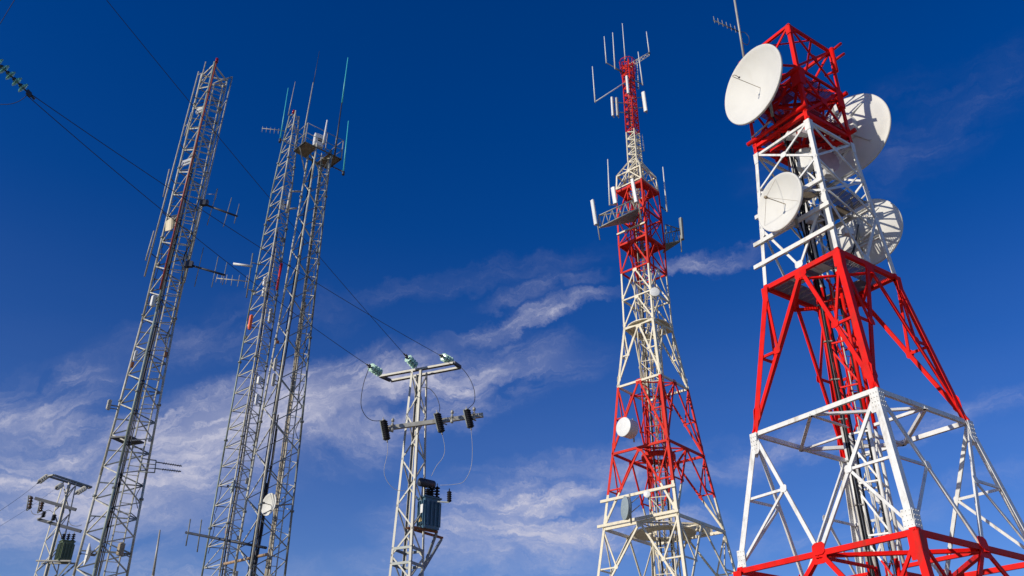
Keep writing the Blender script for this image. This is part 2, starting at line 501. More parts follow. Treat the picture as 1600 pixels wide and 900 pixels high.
# listed as (upper limit, material): white to 2.9? -> ground storey white, then red, white, red, white, red
D.legs(lambda z: .20 if z < 16.6 else .145, .022)
for (zb, zt, kind, w) in ((0, 3.1, 'vee', .12), (3.1, 7.15, 'lam', .13), (7.15, 11.38, 'vee', .115), (11.38, 16.6, 'lam', .13)):
    for k in range(4):
        mb, gp = MB(), []; big_panel(D, k, zb, zt, kind, w, mb, gp)
        b = tD.part('bracing', mb, D.mats); [tD.part('gusset_plate', q_, D.mats, b) for q_ in gp]
U1, U2 = 20.65, 19.1
for (zb, zt, kind, w, sub) in ((16.75, U2, 'vee', .085, False), (U2, U1, 'x', .075, False), (U1, 22.38, 'x', .075, False), (22.75, 24.9, 'x', .10, False), (24.9, 27.09, 'x', .09, False)):
    for k in range(4):
        mb, gp = MB(), []; big_panel(D, k, zb, zt, kind, w, mb, gp, sub)
        b = tD.part('bracing', mb, D.mats); [tD.part('gusset_plate', q_, D.mats, b) for q_ in gp]
# corner gussets
for z, w in ((7.15, .46), (11.38, .40), (16.6, .38), (22.38, .30), (24.95, .56), (27.0, .26)):
    for k in range(4):
        mb = MB()
        for kk, sg in ((k, 1), (k-1, -1)):
            n = D.nf(kk); al = (D.dirk(k+1 if sg == 1 else k-1)-D.dirk(k)).normalized()
            for dz, m0 in ((-.45*w/.5, None),):
                c = D.c(k, z)+al*w*.30+V((0, 0, -w*.75))
                mb.plate(c+n*.012+(D.c(k, z-w*.75)-D.c(k, z)-V((0, 0, -w*.75))), n, V((0, 0, 1)), [(-w*.34, -w*.8), (w*.2 if sg == 1 else w*.34, -w*.8), (w*.34, w*.7), (-w*.34, w*.7)], .018, D.mi(z-.2))
            if z > 11 and z < 12:
                c = D.c(k, z-.35)+al*w*.32
                bolts(D, mb, c+n*.02, n, w*.45, w*1.0, 3, 4, D.mi(z-.2))
            if z < 8:
                c = D.c(k, z+.35)+al*w*.32
                mb.plate(c+n*.012, n, V((0, 0, 1)), [(-w*.32, -w*.6), (w*.32, -w*.6), (w*.32, w*.5), (-w*.32, w*.5)], .016, D.mi(z+.3))
                bolts(D, mb, c+n*.016, n, w*.45, w*.8, 3, 4, D.mi(z+.3))
        tD.part('corner_plate', mb, D.mats)
for z, w, h in ((3.1, .16, .1), (7.13, .15, .1), (11.34, .14, .1), (16.6, .17, .12), (22.3, .10, .08), (22.72, .13, .13), (24.9, .1, .08), (27.04, .12, .1)):
    ring_beams(D, z, w, h)
for z, w in ((3.1, .12), (7.0, .13), (11.25, .11), (16.2, .10), (24.8, .07), (26.9, .07), (22.6, .08)):
    for k in range(4):
        mb = MB()
        a = (D.c(k, z)+D.c(k+1, z))/2; b = (D.c(k+1, z)+D.c(k+2, z))/2
        D.ext(mb, a, b, angle(w, .02), V((0, 0, -1)))
        if z < 12:
            c = D.ax(z)+(a-D.ax(z)).normalized()*.55
            D.ext(mb, a, c, angle(w*.8, .018), V((0, 0, -1)))
        tD.part('plan_brace', mb, D.mats)
grating(D, 16.66, 2.12, 1.0, GRATE, .06, .016)
grating(D, 24.62, 1.74, .35, GRATR, .06, .02)
grating(D, 23.1, 1.72, .5, GRATR, .06, .02)
grating(D, 19.75, 1.78, .8, WOOD, .06, .016)
column(D, 0, 22.2, .56, 1.6, .06, D.mats, ncable=5, cmat=[BLK, DARK, WIREL])
# upper white part: horizontal carrier channels on the left face, used for the dish mounts
for z, e0, e1 in ((19.55, .1, .05), (18.45, .25, .1), (17.55, .3, .1)):
    mb = MB(); n = D.nf(3); a, b = D.c(3, z), D.c(0, z); t = (b-a).normalized()
    mb.ext(a-t*e0+n*.10, b+t*e1+n*.10, chan(.15, .09, .014), n)
    tD.part('carrier_channel', mb, WHT)
for z in (21.3, 19.6, 18.4):
    mb = MB(); n = D.nf(1); a, b = D.c(1, z), D.c(2, z)
    mb.ext(a+n*.1, b+n*.1, chan(.15, .09, .014), n)
    tD.part('carrier_channel', mb, WHT)
for k, z in ((0, 20.9), (0, 19.8), (1, 20.8), (2, 20.9)):
    mb = MB(); n = D.nf(k); a = D.c(k, z)-n*.3; b = D.c(k+1, z-1.0)-n*.3
    mb.tube(a, b, .035); tD.part('stay', mb, WHT)
# heavy red carrier tubes of the head and the stub mount on its right corner
for z in (22.95, 24.75):
    mb = MB(); n = D.nf(3); a, b = D.c(3, z), D.c(0, z); t = (b-a).normalized()
    mb.tube(a-t*.18+n*.05, b+t*.1+n*.05, .085, 0, 10); tD.part('carrier_tube', mb, RED)
    mb = MB(); n = D.nf(1); a, b = D.c(1, z), D.c(2, z); t = (b-a).normalized()
    mb.tube(a-t*.2+n*.05, b+t*.1+n*.05, .085, 0, 10); tD.part('carrier_tube', mb, RED)
c1 = D.c(1, 26)
p0, p1 = at(1299, 76, c1.y-.1), at(1307, 112, c1.y-.1)
mb = MB(); mb.tube(p0, p1, .085, 0, 10)
for e in (.12, .95):
    c = p0.lerp(p1, e); mb.tube(c, c+V((-.35, .3, 0)), .05)
tD.part('antenna_stub', mb, RED)
for (a, b) in (((1299, 80), (1314, 68)), ((1303, 95), (1319, 84))):
    mb = MB(); mb.tube(at(*a, c1.y-.1), at(*b, c1.y-.1+.0), .055, 0, 8); tD.part('antenna_stub', mb, RED)
for z in (24.55, 23.05, 22.5):
    for k in (0, 1):
        mb = MB(); mb.ext(D.c(k, z), D.c(k+2, z)+V((0, 0, .11*k)), rect(.10, .08), V((0, 0, 1))); tD.part('floor_beam', mb, RED)
    for k in range(4):
        mb = MB(); n = D.nf(k); a = D.c(k, z).lerp(D.ax(z), .35); b = D.c(k+1, z).lerp(D.ax(z), .35)
        mb.ext(a, b, rect(.08, .07), V((0, 0, 1))); tD.part('floor_beam', mb, RED)
for k in (1, 2, 0):
    for (a, b) in ((D.c(k, 23.1), D.c(k+1, 24.5)), (D.c(k+1, 23.1), D.c(k, 24.5))):
        q = D.nf(k)*-.55
        mb = MB(); mb.ext(a+q, b+q, rect(.075, .06), D.nf(k)); tD.part('inner_strut', mb, RED)
for k in range(4):
    mb = MB(); mb.ext(D.c(k, 22.8), D.ax(24.4)+D.dirk(k)*.15, rect(.08, .06), D.nf(k)); tD.part('inner_strut', mb, RED)
    mb = MB(); mb.ext((D.c(k, 22.8)+D.c(k+1, 22.8))/2, D.c(k, 24.4).lerp(D.ax(24.4), .4), rect(.07, .05), D.nf(k)); tD.part('inner_strut', mb, RED)
# cables hanging in the head
for i in range(5):
    mb = MB(); x = DX-.9+i*.12
    mb.path([V((x+.08*math.sin(j*.9+i), DY-.6+.1*i+.05*math.sin(j*1.7+i), 16.8+j*.62)) for j in range(11)], .022)
    tD.part('feeder_cable', mb, BLK)

for i in range(6):
    mb = MB(); p = D.dirk(3)*(.42+.05*(i % 3))+D.dirk(0)*(.22+.05*(i//3))
    mb.path([D.ax(.1+j*1.1)+p+V((.015*math.sin(j*1.7+i*2), .015*math.cos(j*1.3+i), 0)) for j in range(19)], .024); tD.part('feeder_cable', mb, [BLK, DARK, BLK][i % 3])
for j in range(14):
    mb = MB(); z = .8+j*1.35; p = D.ax(z)+D.dirk(3)*.47+D.dirk(0)*.25
    mb.box(p-D.dirk(0)*.02, D.dirk(3)*.13, D.dirk(0)*.05, V((0, 0, .02))); tD.part('cable_clamp', mb, GALV)
# ---- tower C: middle red and white tower
CX, CY, CP = 9.081, 52., R(3.11)
tC = Thing('lattice_tower', 'slender red and white lattice tower whose thin spire is crowned with whip antennas', 'tower', (CX, CY, 0), 'red and white lattice towers')
T = Tower(tC, CX, CY, CP, [(0, 6.1), (5, 5.27), (10, 4.45), (14.67, 3.66), (19.27, 2.9), (23.79, 2.32), (27.94, 1.68), (32.14, 1.63), (34.42, 1.68), (39.1, 1.61), (40.5, 1.5)], 4,
          [(16.7, 0), (23.7, 1), (32.14, 0), (39.25, 1), (80, 0)], [WHT2, RED2])
TC = T
TC.legs(lambda z: .17 if z < 28 else .12, .02)
for (zb, zt, kind, w, sub) in ((0, 5, 'vee', .12, True), (5, 10, 'lam', .12, True), (10, 14.67, 'lam', .12, True), (14.67, 19.27, 'lam', .12, True), (19.27, 23.79, 'lam', .12, True), (23.79, 27.94, 'lam', .12, True),
                               (27.94, 30.05, 'lam', .09, False), (30.05, 32.14, 'lam', .09, False), (32.14, 34.42, 'lam', .09, False), (34.42, 36.7, 'x', .08, False), (36.7, 39.1, 'lam', .08, False), (39.2, 40.5, 'lam', .08, False)):
    for k in range(4):
        mb = MB(); big_panel(TC, k, zb, zt, kind, w, mb, mb, sub)
        tC.part('bracing', mb, TC.mats)
for z, w in ((5, .15), (10, .15), (14.67, .18), (19.27, .15), (23.72, .14), (27.9, .16), (30.05, .1), (32.2, .12), (34.42, .14), (36.7, .11), (39.05, .12), (39.3, .1), (40.45, .1)):
    ring_beams(TC, z, w, .1)
for z, w in ((14.6, .1), (19.2, .1), (23.6, .09), (10, .1)):
    for k in range(4):
        mb = MB(); a = (TC.c(k, z)+TC.c(k+1, z))/2; b = (TC.c(k+1, z)+TC.c(k+2, z))/2
        TC.ext(mb, a, b, angle(w, .02), V((0, 0, -1)))
        c = TC.ax(z)+(a-TC.ax(z)).normalized()*.6
        TC.ext(mb, a, c, angle(w*.8, .018), V((0, 0, -1)))
        tC.part('plan_brace', mb, TC.mats)
column(TC, 0, 39, .85, 1.5, .05, TC.mats, ncable=10, cmat=[TAN, WIREL, TAN, BLK])
def deck(Tw, z, r0, r1, t, m, th=None, name='platform_plate'):
    """square or round plate with an opening for the shaft"""
    mb = MB(); k = 24; rs = []
    for (r_, zz) in ((r0, z), (r1, z), (r1, z+t), (r0, z+t), (r0, z)):
        ring = []
        for j in range(k):
            a = Tw.phi+2*PI*j/k+PI/4; q = 1.
            if th == 'square' and r_ == r1:
                b = (a-Tw.phi+PI/4) % (PI/2)-PI/4; b = ((a-Tw.phi-PI/2) % (PI/2))
                q = 1/(abs(math.cos(b))+abs(math.sin(b)))
            ring.append(Tw.ax(zz)+V((math.cos(a), math.sin(a), 0))*r_*q)
        rs.append(ring)
    mb.rings(rs, 0, False, False)
    Tw.t.part(name, mb, m)
deck(TC, 34.48, .7, 1.6, .05, RED2, 'square')
deck(TC, 38.95, .7, 1.55, .05, RED2, 'square')
deck(TC, 28.0, .85, 1.45, .07, WHT2)
deck(TC, 14.45, 1.0, 1.85, .08, WHT2)
deck(TC, 19.0, .75, 1.05, .25, RED2)
# carrier beams standing out past the corners at the lower platform, and above it
for z, e in ((14.85, .35), (16.35, .35)):
    mb = MB(); n = TC.nf(3); a, b = TC.c(3, z), TC.c(0, z); t = (b-a).normalized()
    mb.ext(a-t*e+n*.12, b+t*.1+n*.12, chan(.16, .1, .015), n); tC.part('carrier_channel', mb, WHT2)
mb = MB(); n = TC.nf(3); a, b = TC.c(3, 35.35), TC.c(0, 35.35)
mb.ext(a+n*.1, b+n*.1, chan(.12, .1, .015), n); tC.part('carrier_channel', mb, WHT2)
for i, (dx, dz) in enumerate(((-.8, 0), (-.3, .2), (.5, .1), (1.1, .15), (1.6, 0))):
    mb = MB(); c = TC.ax(14.9)+V((1.6+dx*.7, .5+dx*.3, dz)); mb.box(c, V((.28, .05, 0)), V((-.04, .2, 0)), V((0, 0, .10+.03*i)))
    tC.part('junction_box', mb, [WHT2, TAN][i % 2] if False else WHT2)
# pyramid roof and spire
for k in range(4):
    mb = MB(); TC.ext(mb, TC.c(k, 40.5), TC.ax(41.9)+TC.dirk(k)*.5, rect(.1, .08), TC.dirk(k)); tC.part('roof_rafter', mb, TC.mats if False else [WHT2])
    mb = MB(); a = (TC.c(k, 40.5)+TC.c(k+1, 40.5))/2
    for kk in (k, k+1): mb.ext(a, TC.ax(41.85)+TC.dirk(kk)*.48, rect(.07, .05), TC.nf(k))
    for kk in (k, k+1):
        mb.ext(TC.c(kk, 40.5).lerp(TC.ax(41.9)+TC.dirk(kk)*.5, .5), TC.c(k, 40.5).lerp(TC.c(k+1, 40.5), .5), rect(.05, .04), TC.nf(k))
    tC.part('roof_bracing', mb, [WHT2])
SP = Tower(tC, CX, CY, CP, [(39.5, .55), (41.8, .52), (51.6, .43)], 4, [(44.65, 0), (80, 1)], [WHT2, RED2])
sp0 = at(976.5, 97, CY)
for k in range(4):
    mb = MB(); SP.ext(mb, SP.c(k, 39.5), SP.c(k, sp0.z), None, None, tube=.055); tC.part('spire_leg', mb, SP.mats)
for k in range(4):
    mb = MB(); zigzag(SP, k, 39.7, sp0.z, .72, rect(.06, .04), mb, horiz=True); tC.part('spire_bracing', mb, SP.mats)
for i in range(4):
    mb = MB(); zt = sp0.z-1-i*1.4
    mb.path([SP.ax(34+(zt-34)*j/14)+V((.12*math.cos(i*1.6+.03*j), .12*math.sin(i*1.6), 0)) for j in range(15)], .03); tC.part('feeder_cable', mb, [TAN, WIREL, BLK, TAN][i])
mb = MB(); z = sp0.z
for j in range(12): a0, a1 = 2*PI*j/12, 2*PI*(j+1)/12; [mb.tube(SP.ax(zz)+V((math.cos(a0), math.sin(a0), 0))*.62, SP.ax(zz)+V((math.cos(a1), math.sin(a1), 0))*.62, .03) for zz in (z, z-.9)]
for j in range(0, 12, 2): a0 = 2*PI*j/12; mb.tube(SP.ax(z)+V((math.cos(a0), math.sin(a0), 0))*.62, SP.ax(z-1.8)+V((math.cos(a0), math.sin(a0), 0))*.5, .022)
tC.part('climbing_cage', mb, RED2)

# ---- slim grey masts
def px_rings(Y, axis, pts):
    out = []
    for y, rpx in pts:
        (x0, y0), (x1, y1) = axis
        x = x0+(x1-x0)*(y-y0)/(y1-y0); p = at(x, y, Y)
        out.append((p.z, rpx*(p-CAM).dot(FW)/F))
    return sorted(out)
def cables(T, where, z0, z1, n, mats, r=.02, spread=.05, dirn=V((1, 0, 0))):
    for i in range(n):
        mb = MB(); zt = z1-random.random()*(z1-z0)*.15*i
        ph = random.random()*6
        mb.path([T.ax(z0+(zt-z0)*j/24)+where(z0+(zt-z0)*j/24)+dirn*spread*(i-(n-1)/2)+V((math.sin(j*1.3+ph), math.cos(j*1.9+ph), 0))*.012 for j in range(25)], r*(.8+.5*random.random()))
        T.t.part('feeder_cable', mb, mats[i % len(mats)])

# mast A
YA = 27.
axA = ((153, 897), (339, 108))
b0 = at(153, 897, YA)
tA = Thing('antenna_mast', 'tallest slim grey lattice mast at left, with a long pipe up each side', 'mast', (b0.x, YA, 0), 'grey lattice masts')
kA = YA/F
A = Tower(tA, b0.x+.02, YA, R(16), [(0, .92)]+[(at(153+(897-y)*.2357, y, YA).z, s_) for y, s_ in ((897, .86), (740, .775), (500, .605), (112, .585))], 3, None, [GALVM])
ztA = A.rings[-1][0]
mb_m = [[GREEN], [GALVM], [GALVM]]
A.legs(.042, tube=True, mats=mb_m)
for k, m in ((0, GALVM), (1, GALVD), (2, GALVM)):
    mb = MB(); zigzag(A, k, .3, ztA-.25, 1.07, rect(.038, .028), mb, start=1 if k == 2 else 0, horiz=(k == 1)); tA.part('bracing', mb, m)
    mb = MB(); n = A.nf(k); mb.ext(A.c(k, ztA-.1), A.c(k+1, ztA-.1), rect(.06, .04), n); mb.ext(A.c(k, ztA-.45), A.c(k+1, ztA-.45), rect(.05, .03), n); tA.part('head_frame', mb, GALVM)
mb = MB(); a, b = at(338, 98, YA-.55), at(229, 470, YA-.62); mb.tube(a, at(250, 452, YA-.66), .032); tA.part('conduit', mb, RUSTR)
mb = MB(); mb.tube(a+V((0, 0, .0)), a+V((0, 0, .22)), .06); tA.part('beacon', mb, LENS)
cA = lambda z: A.c(0, z)-A.ax(z)+(A.c(1, z)-A.c(0, z)).normalized()*.14-A.dirk(0)*.03
cables(A, cA, 0, ztA-3, 4, [BLK, DARK, BLK, DARK], .02, .04)
ladder(A, A.ax(.2)+A.dirk(1)*.30+V((.02, .1, 0)), A.ax(ztA-.4)+A.dirk(1)*.22+V((.0, .1, 0)), V((1, .4, 0)), [GALVM], False, w=.34)
mb = MB()
for q in ((170.7, 684), (200, 697), (225, 693), (204, 682.7)): pass
zpl = at(196, 690, YA).z
P4 = [atz(170.7, 684, zpl), atz(200, 697, zpl), atz(225, 693, zpl), atz(204, 682.7, zpl)]
mb.rings([P4, [p+V((0, 0, .05)) for p in P4]], 0); tA.part('rest_platform', mb, DARK)

# mast B1 (left of the pair) and B2 (right)
YB1 = 31.
b0 = at(345, 900, YB1)
tB1 = Thing('antenna_mast', 'narrow triangular lattice mast with close rungs, left one of the twin grey masts', 'mast', (b0.x-.05, YB1, 0), 'grey lattice masts')
axB = ((346, 900), (455, 178))
B1 = Tower(tB1, b0.x-.08, YB1, R(20), [(0, .60)]+[(at(345, y, YB1).z, s_*YB1/F/1.8) for y, s_ in ((900, 49), (720, 48), (500, 46), (300, 38), (215, 27), (185, 19))], 3, None, [GALVM])
zt1 = at(456, 178, YB1).z
B1.rings[-1] = (zt1, B1.rings[-1][1])
B1.legs(.033, tube=True, mats=[[GALVM], [GALVD], [GREEN]])
for k, m in ((0, GALVM), (1, GALVD), (2, GALVM)):
    mb = MB(); zbrace(B1, k, .1, zt1-.05, .72, rect(.027, .02), mb, flip=k == 1) if k != 0 else zigzag(B1, k, .1, zt1-.05, .72, rect(.027, .02), mb, horiz=True)
    tB1.part('bracing', mb, m)
cables(B1, lambda z: B1.dirk(1)*.3*B1.r(z), 0, 22, 3, [BLK, WIREL, DARK], .02, .05)
YB2 = 29.
b0 = at(405, 898, YB2)
tB2 = Thing('antenna_mast', 'square lattice mast with a railed platform on top, right one of the twin grey masts', 'mast', (b0.x, YB2, 0), 'grey lattice masts')
B2 = Tower(tB2, b0.x, YB2, R(-107+90), [(0, .86)]+[(at(x_, y, YB2).z, s_/2/.956*YB2/F) for x_, y, s_ in ((405, 898, 76), (431, 690, 69), (457, 500, 56), (488, 290, 45), (497, 235, 43))], 4, None, [GALVM])
zt2 = B2.rings[-1][0]
B2.phi = R(-4.5)
B2.legs(.038, tube=True, mats=[[GALVM], [GALVD], [GALVD], [GALVM]])
for k, m in ((0, GALVD), (1, GALVM), (2, GALVD), (3, GALVM)):
    mb = MB(); zigzag(B2, k, .1, zt2-.05, [1.62, .81, 1.62, 1.62][k], rect([.034, .022, .03, .034][k], .03), mb, start=0 if k == 3 else 1); tB2.part('bracing', mb, m)
cables(B2, lambda z: (B2.dirk(0)*.25+B2.dirk(3)*.2)*B2.r(z), 0, zt2-.3, 7, [BLK, DARK, CYAN, BLK, DARK], .022, .04)
cables(B2, lambda z: B2.dirk(2)*.55*B2.r(z)+V((.1, 0, 0)), 0, zt2-.3, 3, [TAN, TAN, WIREL], .03, .06)
ladder(B2, B2.ax(.2)+V((.36, .25, 0)), B2.ax(zt2)+V((.18, .2, 0)), V((1, .2, 0)), [GALVM], False, w=.3)
# platform
zp = at(497, 243, YB2).z
Pa, Pb, Pc, Pd = atz(476.6, 222, zp), atz(533, 249, zp), atz(512, 264.6, zp), atz(459.5, 236.5, zp)
tl, tr = (Pb-Pa).normalized(), (Pd-Pa).normalized()
for (f0, f1) in ((0, .34), (.66, 1)):
    mb = MB(); q = [Pa.lerp(Pb, f0), Pa.lerp(Pb, f1), Pd.lerp(Pc, f1), Pd.lerp(Pc, f0)]
    mb.rings([q, [p+V((0, 0, .04)) for p in q]], 0); tB2.part('platform_board', mb, WOOD)
mb = MB()
for a, b in ((Pa, Pb), (Pb, Pc), (Pc, Pd), (Pd, Pa)): mb.ext(a, b, angle(.07, .01), V((0, 0, -1)))
tB2.part('platform_frame', mb, GALVD)
up = V((0, 0, 1.0))
mb = MB()
for p in (Pa, Pb, Pc, Pd, Pa.lerp(Pb, .55), Pa.lerp(Pb, .8)): mb.tube(p, p+up, .022)
for f in (.5, 1.):
    for a, b in ((Pa, Pb), (Pb, Pc), (Pc, Pd), (Pd, Pa)): mb.tube(a+up*f, b+up*f, .014)
tB2.part('railing', mb, GALV)
for a, b in ((Pa.lerp(Pb, .3), B2.c(0, zp-1)), (Pd.lerp(Pc, .7), B2.c(2, zp-1)), (Pa.lerp(Pb, .75), B2.c(1, zp-.9)), (Pa.lerp(Pd, .5), B2.c(3, zp-.9))):
    mb = MB(); mb.ext(a, b, angle(.05, .01), V((0, -1, 0))); tB2.part('platform_strut', mb, GALV)

def clutter(T, z0, z1, n, seed):
    rnd = random.Random(seed)
    for i in range(n):
        z = rnd.uniform(z0, z1); k = rnd.randrange(T.n); c = T.c(k, z)
        inn = (T.ax(z)-c).normalized(); mb = MB()
        if i % 3 == 0: mb.tube(c-inn*.02, c+inn*rnd.uniform(.2, .5)+V((0, 0, rnd.uniform(-.05, .3))), .014)
        elif i % 3 == 1: mb.box(c+inn*.09, V((.035, .02, 0)), V((-.02, .035, 0)), V((0, 0, rnd.uniform(.04, .10))))
        else:
            L = rnd.uniform(.7, 1.8); mb.path([c+inn*(.06+.10*math.sin(j*PI/8))+V((.02*math.sin(j), 0, -L*j/8)) for j in range(9)], .012)
        T.t.part(['bracket_rod', 'junction_box', 'cable_loop'][i % 3], mb, [DARK, rnd.choice([WIREL, GALVD, FIB, RUST]), BLK][i % 3])
clutter(A, 3, ztA-1, 40, 3); clutter(B1, 4, zt1-3, 46, 4); clutter(B2, 4, zt2-2, 40, 5)
for T_, z_ in ((A, ztA), (B1, zt1), (B2, zt2)):
    zz = 3.
    while zz < z_-1:
        for k in range(T_.n):
            mb = MB(); c = T_.c(k, zz+random.uniform(-.04, .04)); mb.tube(c-V((0, 0, .03)), c+V((0, 0, .03)), .07, 0, 10); T_.t.part('splice_flange', mb, GALVD)
        zz += 3.2
# ---- power pole P and the smaller pole Q
def power_pole(name, label, Y, axb, axt, tan_top, tan_bot, px, mats, bay, phi):
    b, t = at(*axb, Y), at(*axt, Y)
    th = Thing(name, label, 'power pole', (b.x, Y, 0), 'lattice power poles')
    r0 = px[0]; r1 = px[1]
    rb, rt = r0*(b-CAM).dot(FW)/F, r1*(t-CAM).dot(FW)/F
    sl_ = (rt-rb)/(t.z-b.z)
    T = Tower(th, (b.x+t.x)/2, Y, phi, [(0, rb-sl_*b.z), (t.z, rt)], 4, None, mats)
    for k in range(4):
        mb = MB(); d1 = (T.dirk(k+1)-T.dirk(k)).normalized()*.07; d2 = (T.dirk(k-1)-T.dirk(k)).normalized()*.07
        pr = [V((0, 0, 0)), d1, d1+d2*.12, d1*.12+d2*.12, d1*.12+d2, d2]
        mb.rings([[T.c(k, 0)+e for e in pr], [T.c(k, t.z)+e for e in pr]]); th.part('leg', mb, mats[0])
    for k in range(4):
        mb = MB(); zigzag(T, k, .2, t.z-.05, bay, rect(.042, .02), mb, start=0 if k in (3, 1) else 1, inset=.012); th.part('bracing', mb, mats[0])
    return th, T
YP = 24.
tP, Pm = power_pole('power_pole', 'grey lattice power pole with two crossarms and a teal transformer', YP, (634, 900), (656, 581), 0, 0, (54/2/.97, 25/2/.94), [GALV], 1.4, R(18))
zc = at(656, 580, YP).z+.08
def arm_beam(th, a, b, prof, m, z, name='crossarm'):
    A_, B_ = atz(*a, z), atz(*b, z)
    mb = MB(); mb.ext(A_, B_, prof, V((0, 0, 1))); th.part(name, mb, m)
    return A_, B_
f0, f1 = arm_beam(tP, (594, 587), (709, 566), chan(.11, .06, .012), GALV, zc)
g0, g1 = arm_beam(tP, (610, 594), (719, 573), chan(.11, .06, .012), GALV, zc)
for a, b in ((f0, g0), (f1, g1)):
    mb = MB(); mb.ext(a+V((0, 0, .03)), b+V((0, 0, .03)), rect(.09, .08), V((0, 0, 1))); tP.part('crossarm_end', mb, DARK)
zc2 = at(650, 658, YP-.3).z
h0, h1 = at(606, 668, YP-.35), at(755, 647.5, YP-.35)
mb = MB(); mb.ext(h0, h1, rect(.12, .10), V((0, -1, 0))); tP.part('lower_crossarm', mb, GALV)
ins = []
for px_ in ((668, .08), (706-.0, .5), (748, .8)): pass
for f in (.055, .675, .96-.02):
    p = h0.lerp(h1, f if f < .9 else .905)
    mb = MB()
    for dz in (-.14, .0, .14): mb.lathe(p+V((0, -.16, dz)), V((0, 0, 1)), [(0, -.05), (.045, -.045), (.045, .02), (.02, .05), (0, .05)], 0, 12)
    mb.tube(p+V((0, -.16, -.2)), p+V((0, -.16, .2)), .02)
    tP.part('clamp_bracket', mb, GALV)
# cylindrical surge arresters
def ribbed(mb, a, b, r0, r1, n, m=0, k=16):
    L = (b-a).length; pr = [(0, 0), (r0, 0)]
    for i in range(n):
        pr += [(r0, L*(i+.15)/n), (r1, L*(i+.45)/n), (r1*.95, L*(i+.6)/n), (r0, L*(i+.8)/n)]
    pr += [(r0, L), (0, L)]
    mb.lathe(a, b-a, pr, m, k)
fuses = []
for i, (a, b, lab) in enumerate((((599.5, 658), (604.5, 687), 'black finned surge arrester at the left end of the lower crossarm'),
                            ((683.5, 647), (690, 675), 'middle black finned surge arrester of the lower crossarm, just right of the pole'),
                            ((729.5, 641), (735.5, 668), 'black finned surge arrester near the right end of the lower crossarm'))):
    ya = YP-.55
    p, q = at(*a, ya), at(*b, ya)
    th = Thing('surge_arrester', lab, 'surge arrester', q, 'surge arresters on the lower crossarm')
    mb = MB(); ribbed(mb, q, p, .075, .11, 9); th.part('housing', mb, BLK)
    mb = MB(); mb.lathe(p, p-q, [(0, 0), (.05, 0), (.06, .03), (.03, .05), (.012, .06), (.012, .12), (0, .12)]); th.part('cap', mb, GALV)
    mb = MB(); mb.tube(q, q+(q-p).normalized()*.08, .02); th.part('end_fitting', mb, GALV)
    mb = MB(); o = V((-.10, -.05, 0)); mb.ext(p+o-V((0, 0, .02)), q+o+V((0, 0, .02)), rect(.035, .03), V((-1, -1, 0))); mb.tube(p+o, p, .014); mb.tube(q+o, q, .014)
    mb.tube(p.lerp(q, .45), p.lerp(q, .45)+V((.2, .2, 0)), .02); th.part('mounting_bar', mb, GALVD)
    fuses.append((p+(p-q).normalized()*.12, q+(q-p).normalized()*.08))
# glass disc insulator strings
def string(lab, a, b, nd, rd, group, mats=(GLASS, DARK)):
    """a = tower end, b = wire end"""
    th = Thing('insulator_string', lab, 'insulator', a, group)
    d = (b-a); L = d.length
    for i in range(nd):
        o = a+d*((i+.6)/(nd+.6)); h = L/(nd+.6)
        mb = MB()
        mb.lathe(o, d, [(.2*rd, -.25*h), (.62*rd, -.15*h), (rd, .08*h), (rd*.98, .16*h), (.8*rd, .10*h), (.7*rd, .24*h), (.55*rd, .12*h), (.4*rd, .22*h), (.2*rd, .1*h)], 0, 20)
        dd = th.part('glass_disc', mb, mats[0])
        mb = MB(); mb.lathe(o, d, [(0, -.52*h), (.28*rd, -.5*h), (.36*rd, -.3*h), (.3*rd, -.12*h), (0, -.1*h)], 0, 12); th.part('metal_cap', mb, mats[1], dd)
    mb = MB(); mb.tube(a-d.normalized()*.04, b, .014); th.part('pin', mb, mats[1])
    mb = MB(); mb.box(b, d.normalized()*.05, V((0, 0, 1)).cross(d).normalized()*.03, V((0, 0, .045))); mb.tube(b, b+d.normalized()*.14, .022); th.part('clamp', mb, mats[1])
    return b+d.normalized()*.14
iA = string('green glass insulator string at the left end of the upper crossarm of the power pole', at(595, 583.5, YP-.5), at(577, 572, YP-1.0), 4, .13, 'glass insulators on the upper crossarm')
iB = string('green glass insulator string in the middle of the upper crossarm, right above the pole', at(650, 573, YP-.1), at(635, 557, YP-.5), 4, .13, 'glass insulators on the upper crossarm')
iC = string('green glass insulator string at the right end of the upper crossarm of the power pole', at(706, 565.5, YP+.35), at(690, 556.5, YP-.15), 4, .13, 'glass insulators on the upper crossarm')
# near insulator at the left edge
YI = 12.5
yk = at(45, 146, YI)
string('large string of green glass discs close by at the left edge, holding two wires', at(-20, 82, YI-.6), yk, 6, .115, None, (GLASSN, DARK))
def wire(a, b, sag, r, lab, m=WIRE, name='power_line', cat='wire', n=40, group=None):
    mb = MB(); mb.path([a.lerp(b, i/n)-V((0, 0, 4*sag*(i/n)*(1-i/n))) for i in range(n+1)], r)
    return single(name, mb, m, lab, cat, group, a)
wire(yk+V((.05, 0, -.02)), iC, .18, .007, 'upper of two wires from the near glass insulator to the right end of the crossarm')
wire(yk+V((-.02, 0, -.05)), iA, .2, .007, 'lower of two wires from the near glass insulator to the left end of the crossarm')
wire(at(110, -70, YI), iB, .12, .007, 'wire entering at the top edge and running down to the middle of the crossarm')
wire(at(50, -45, 9.), at(-60, 135, 9.), .02, .005, 'short wire crossing the top left corner of the picture')
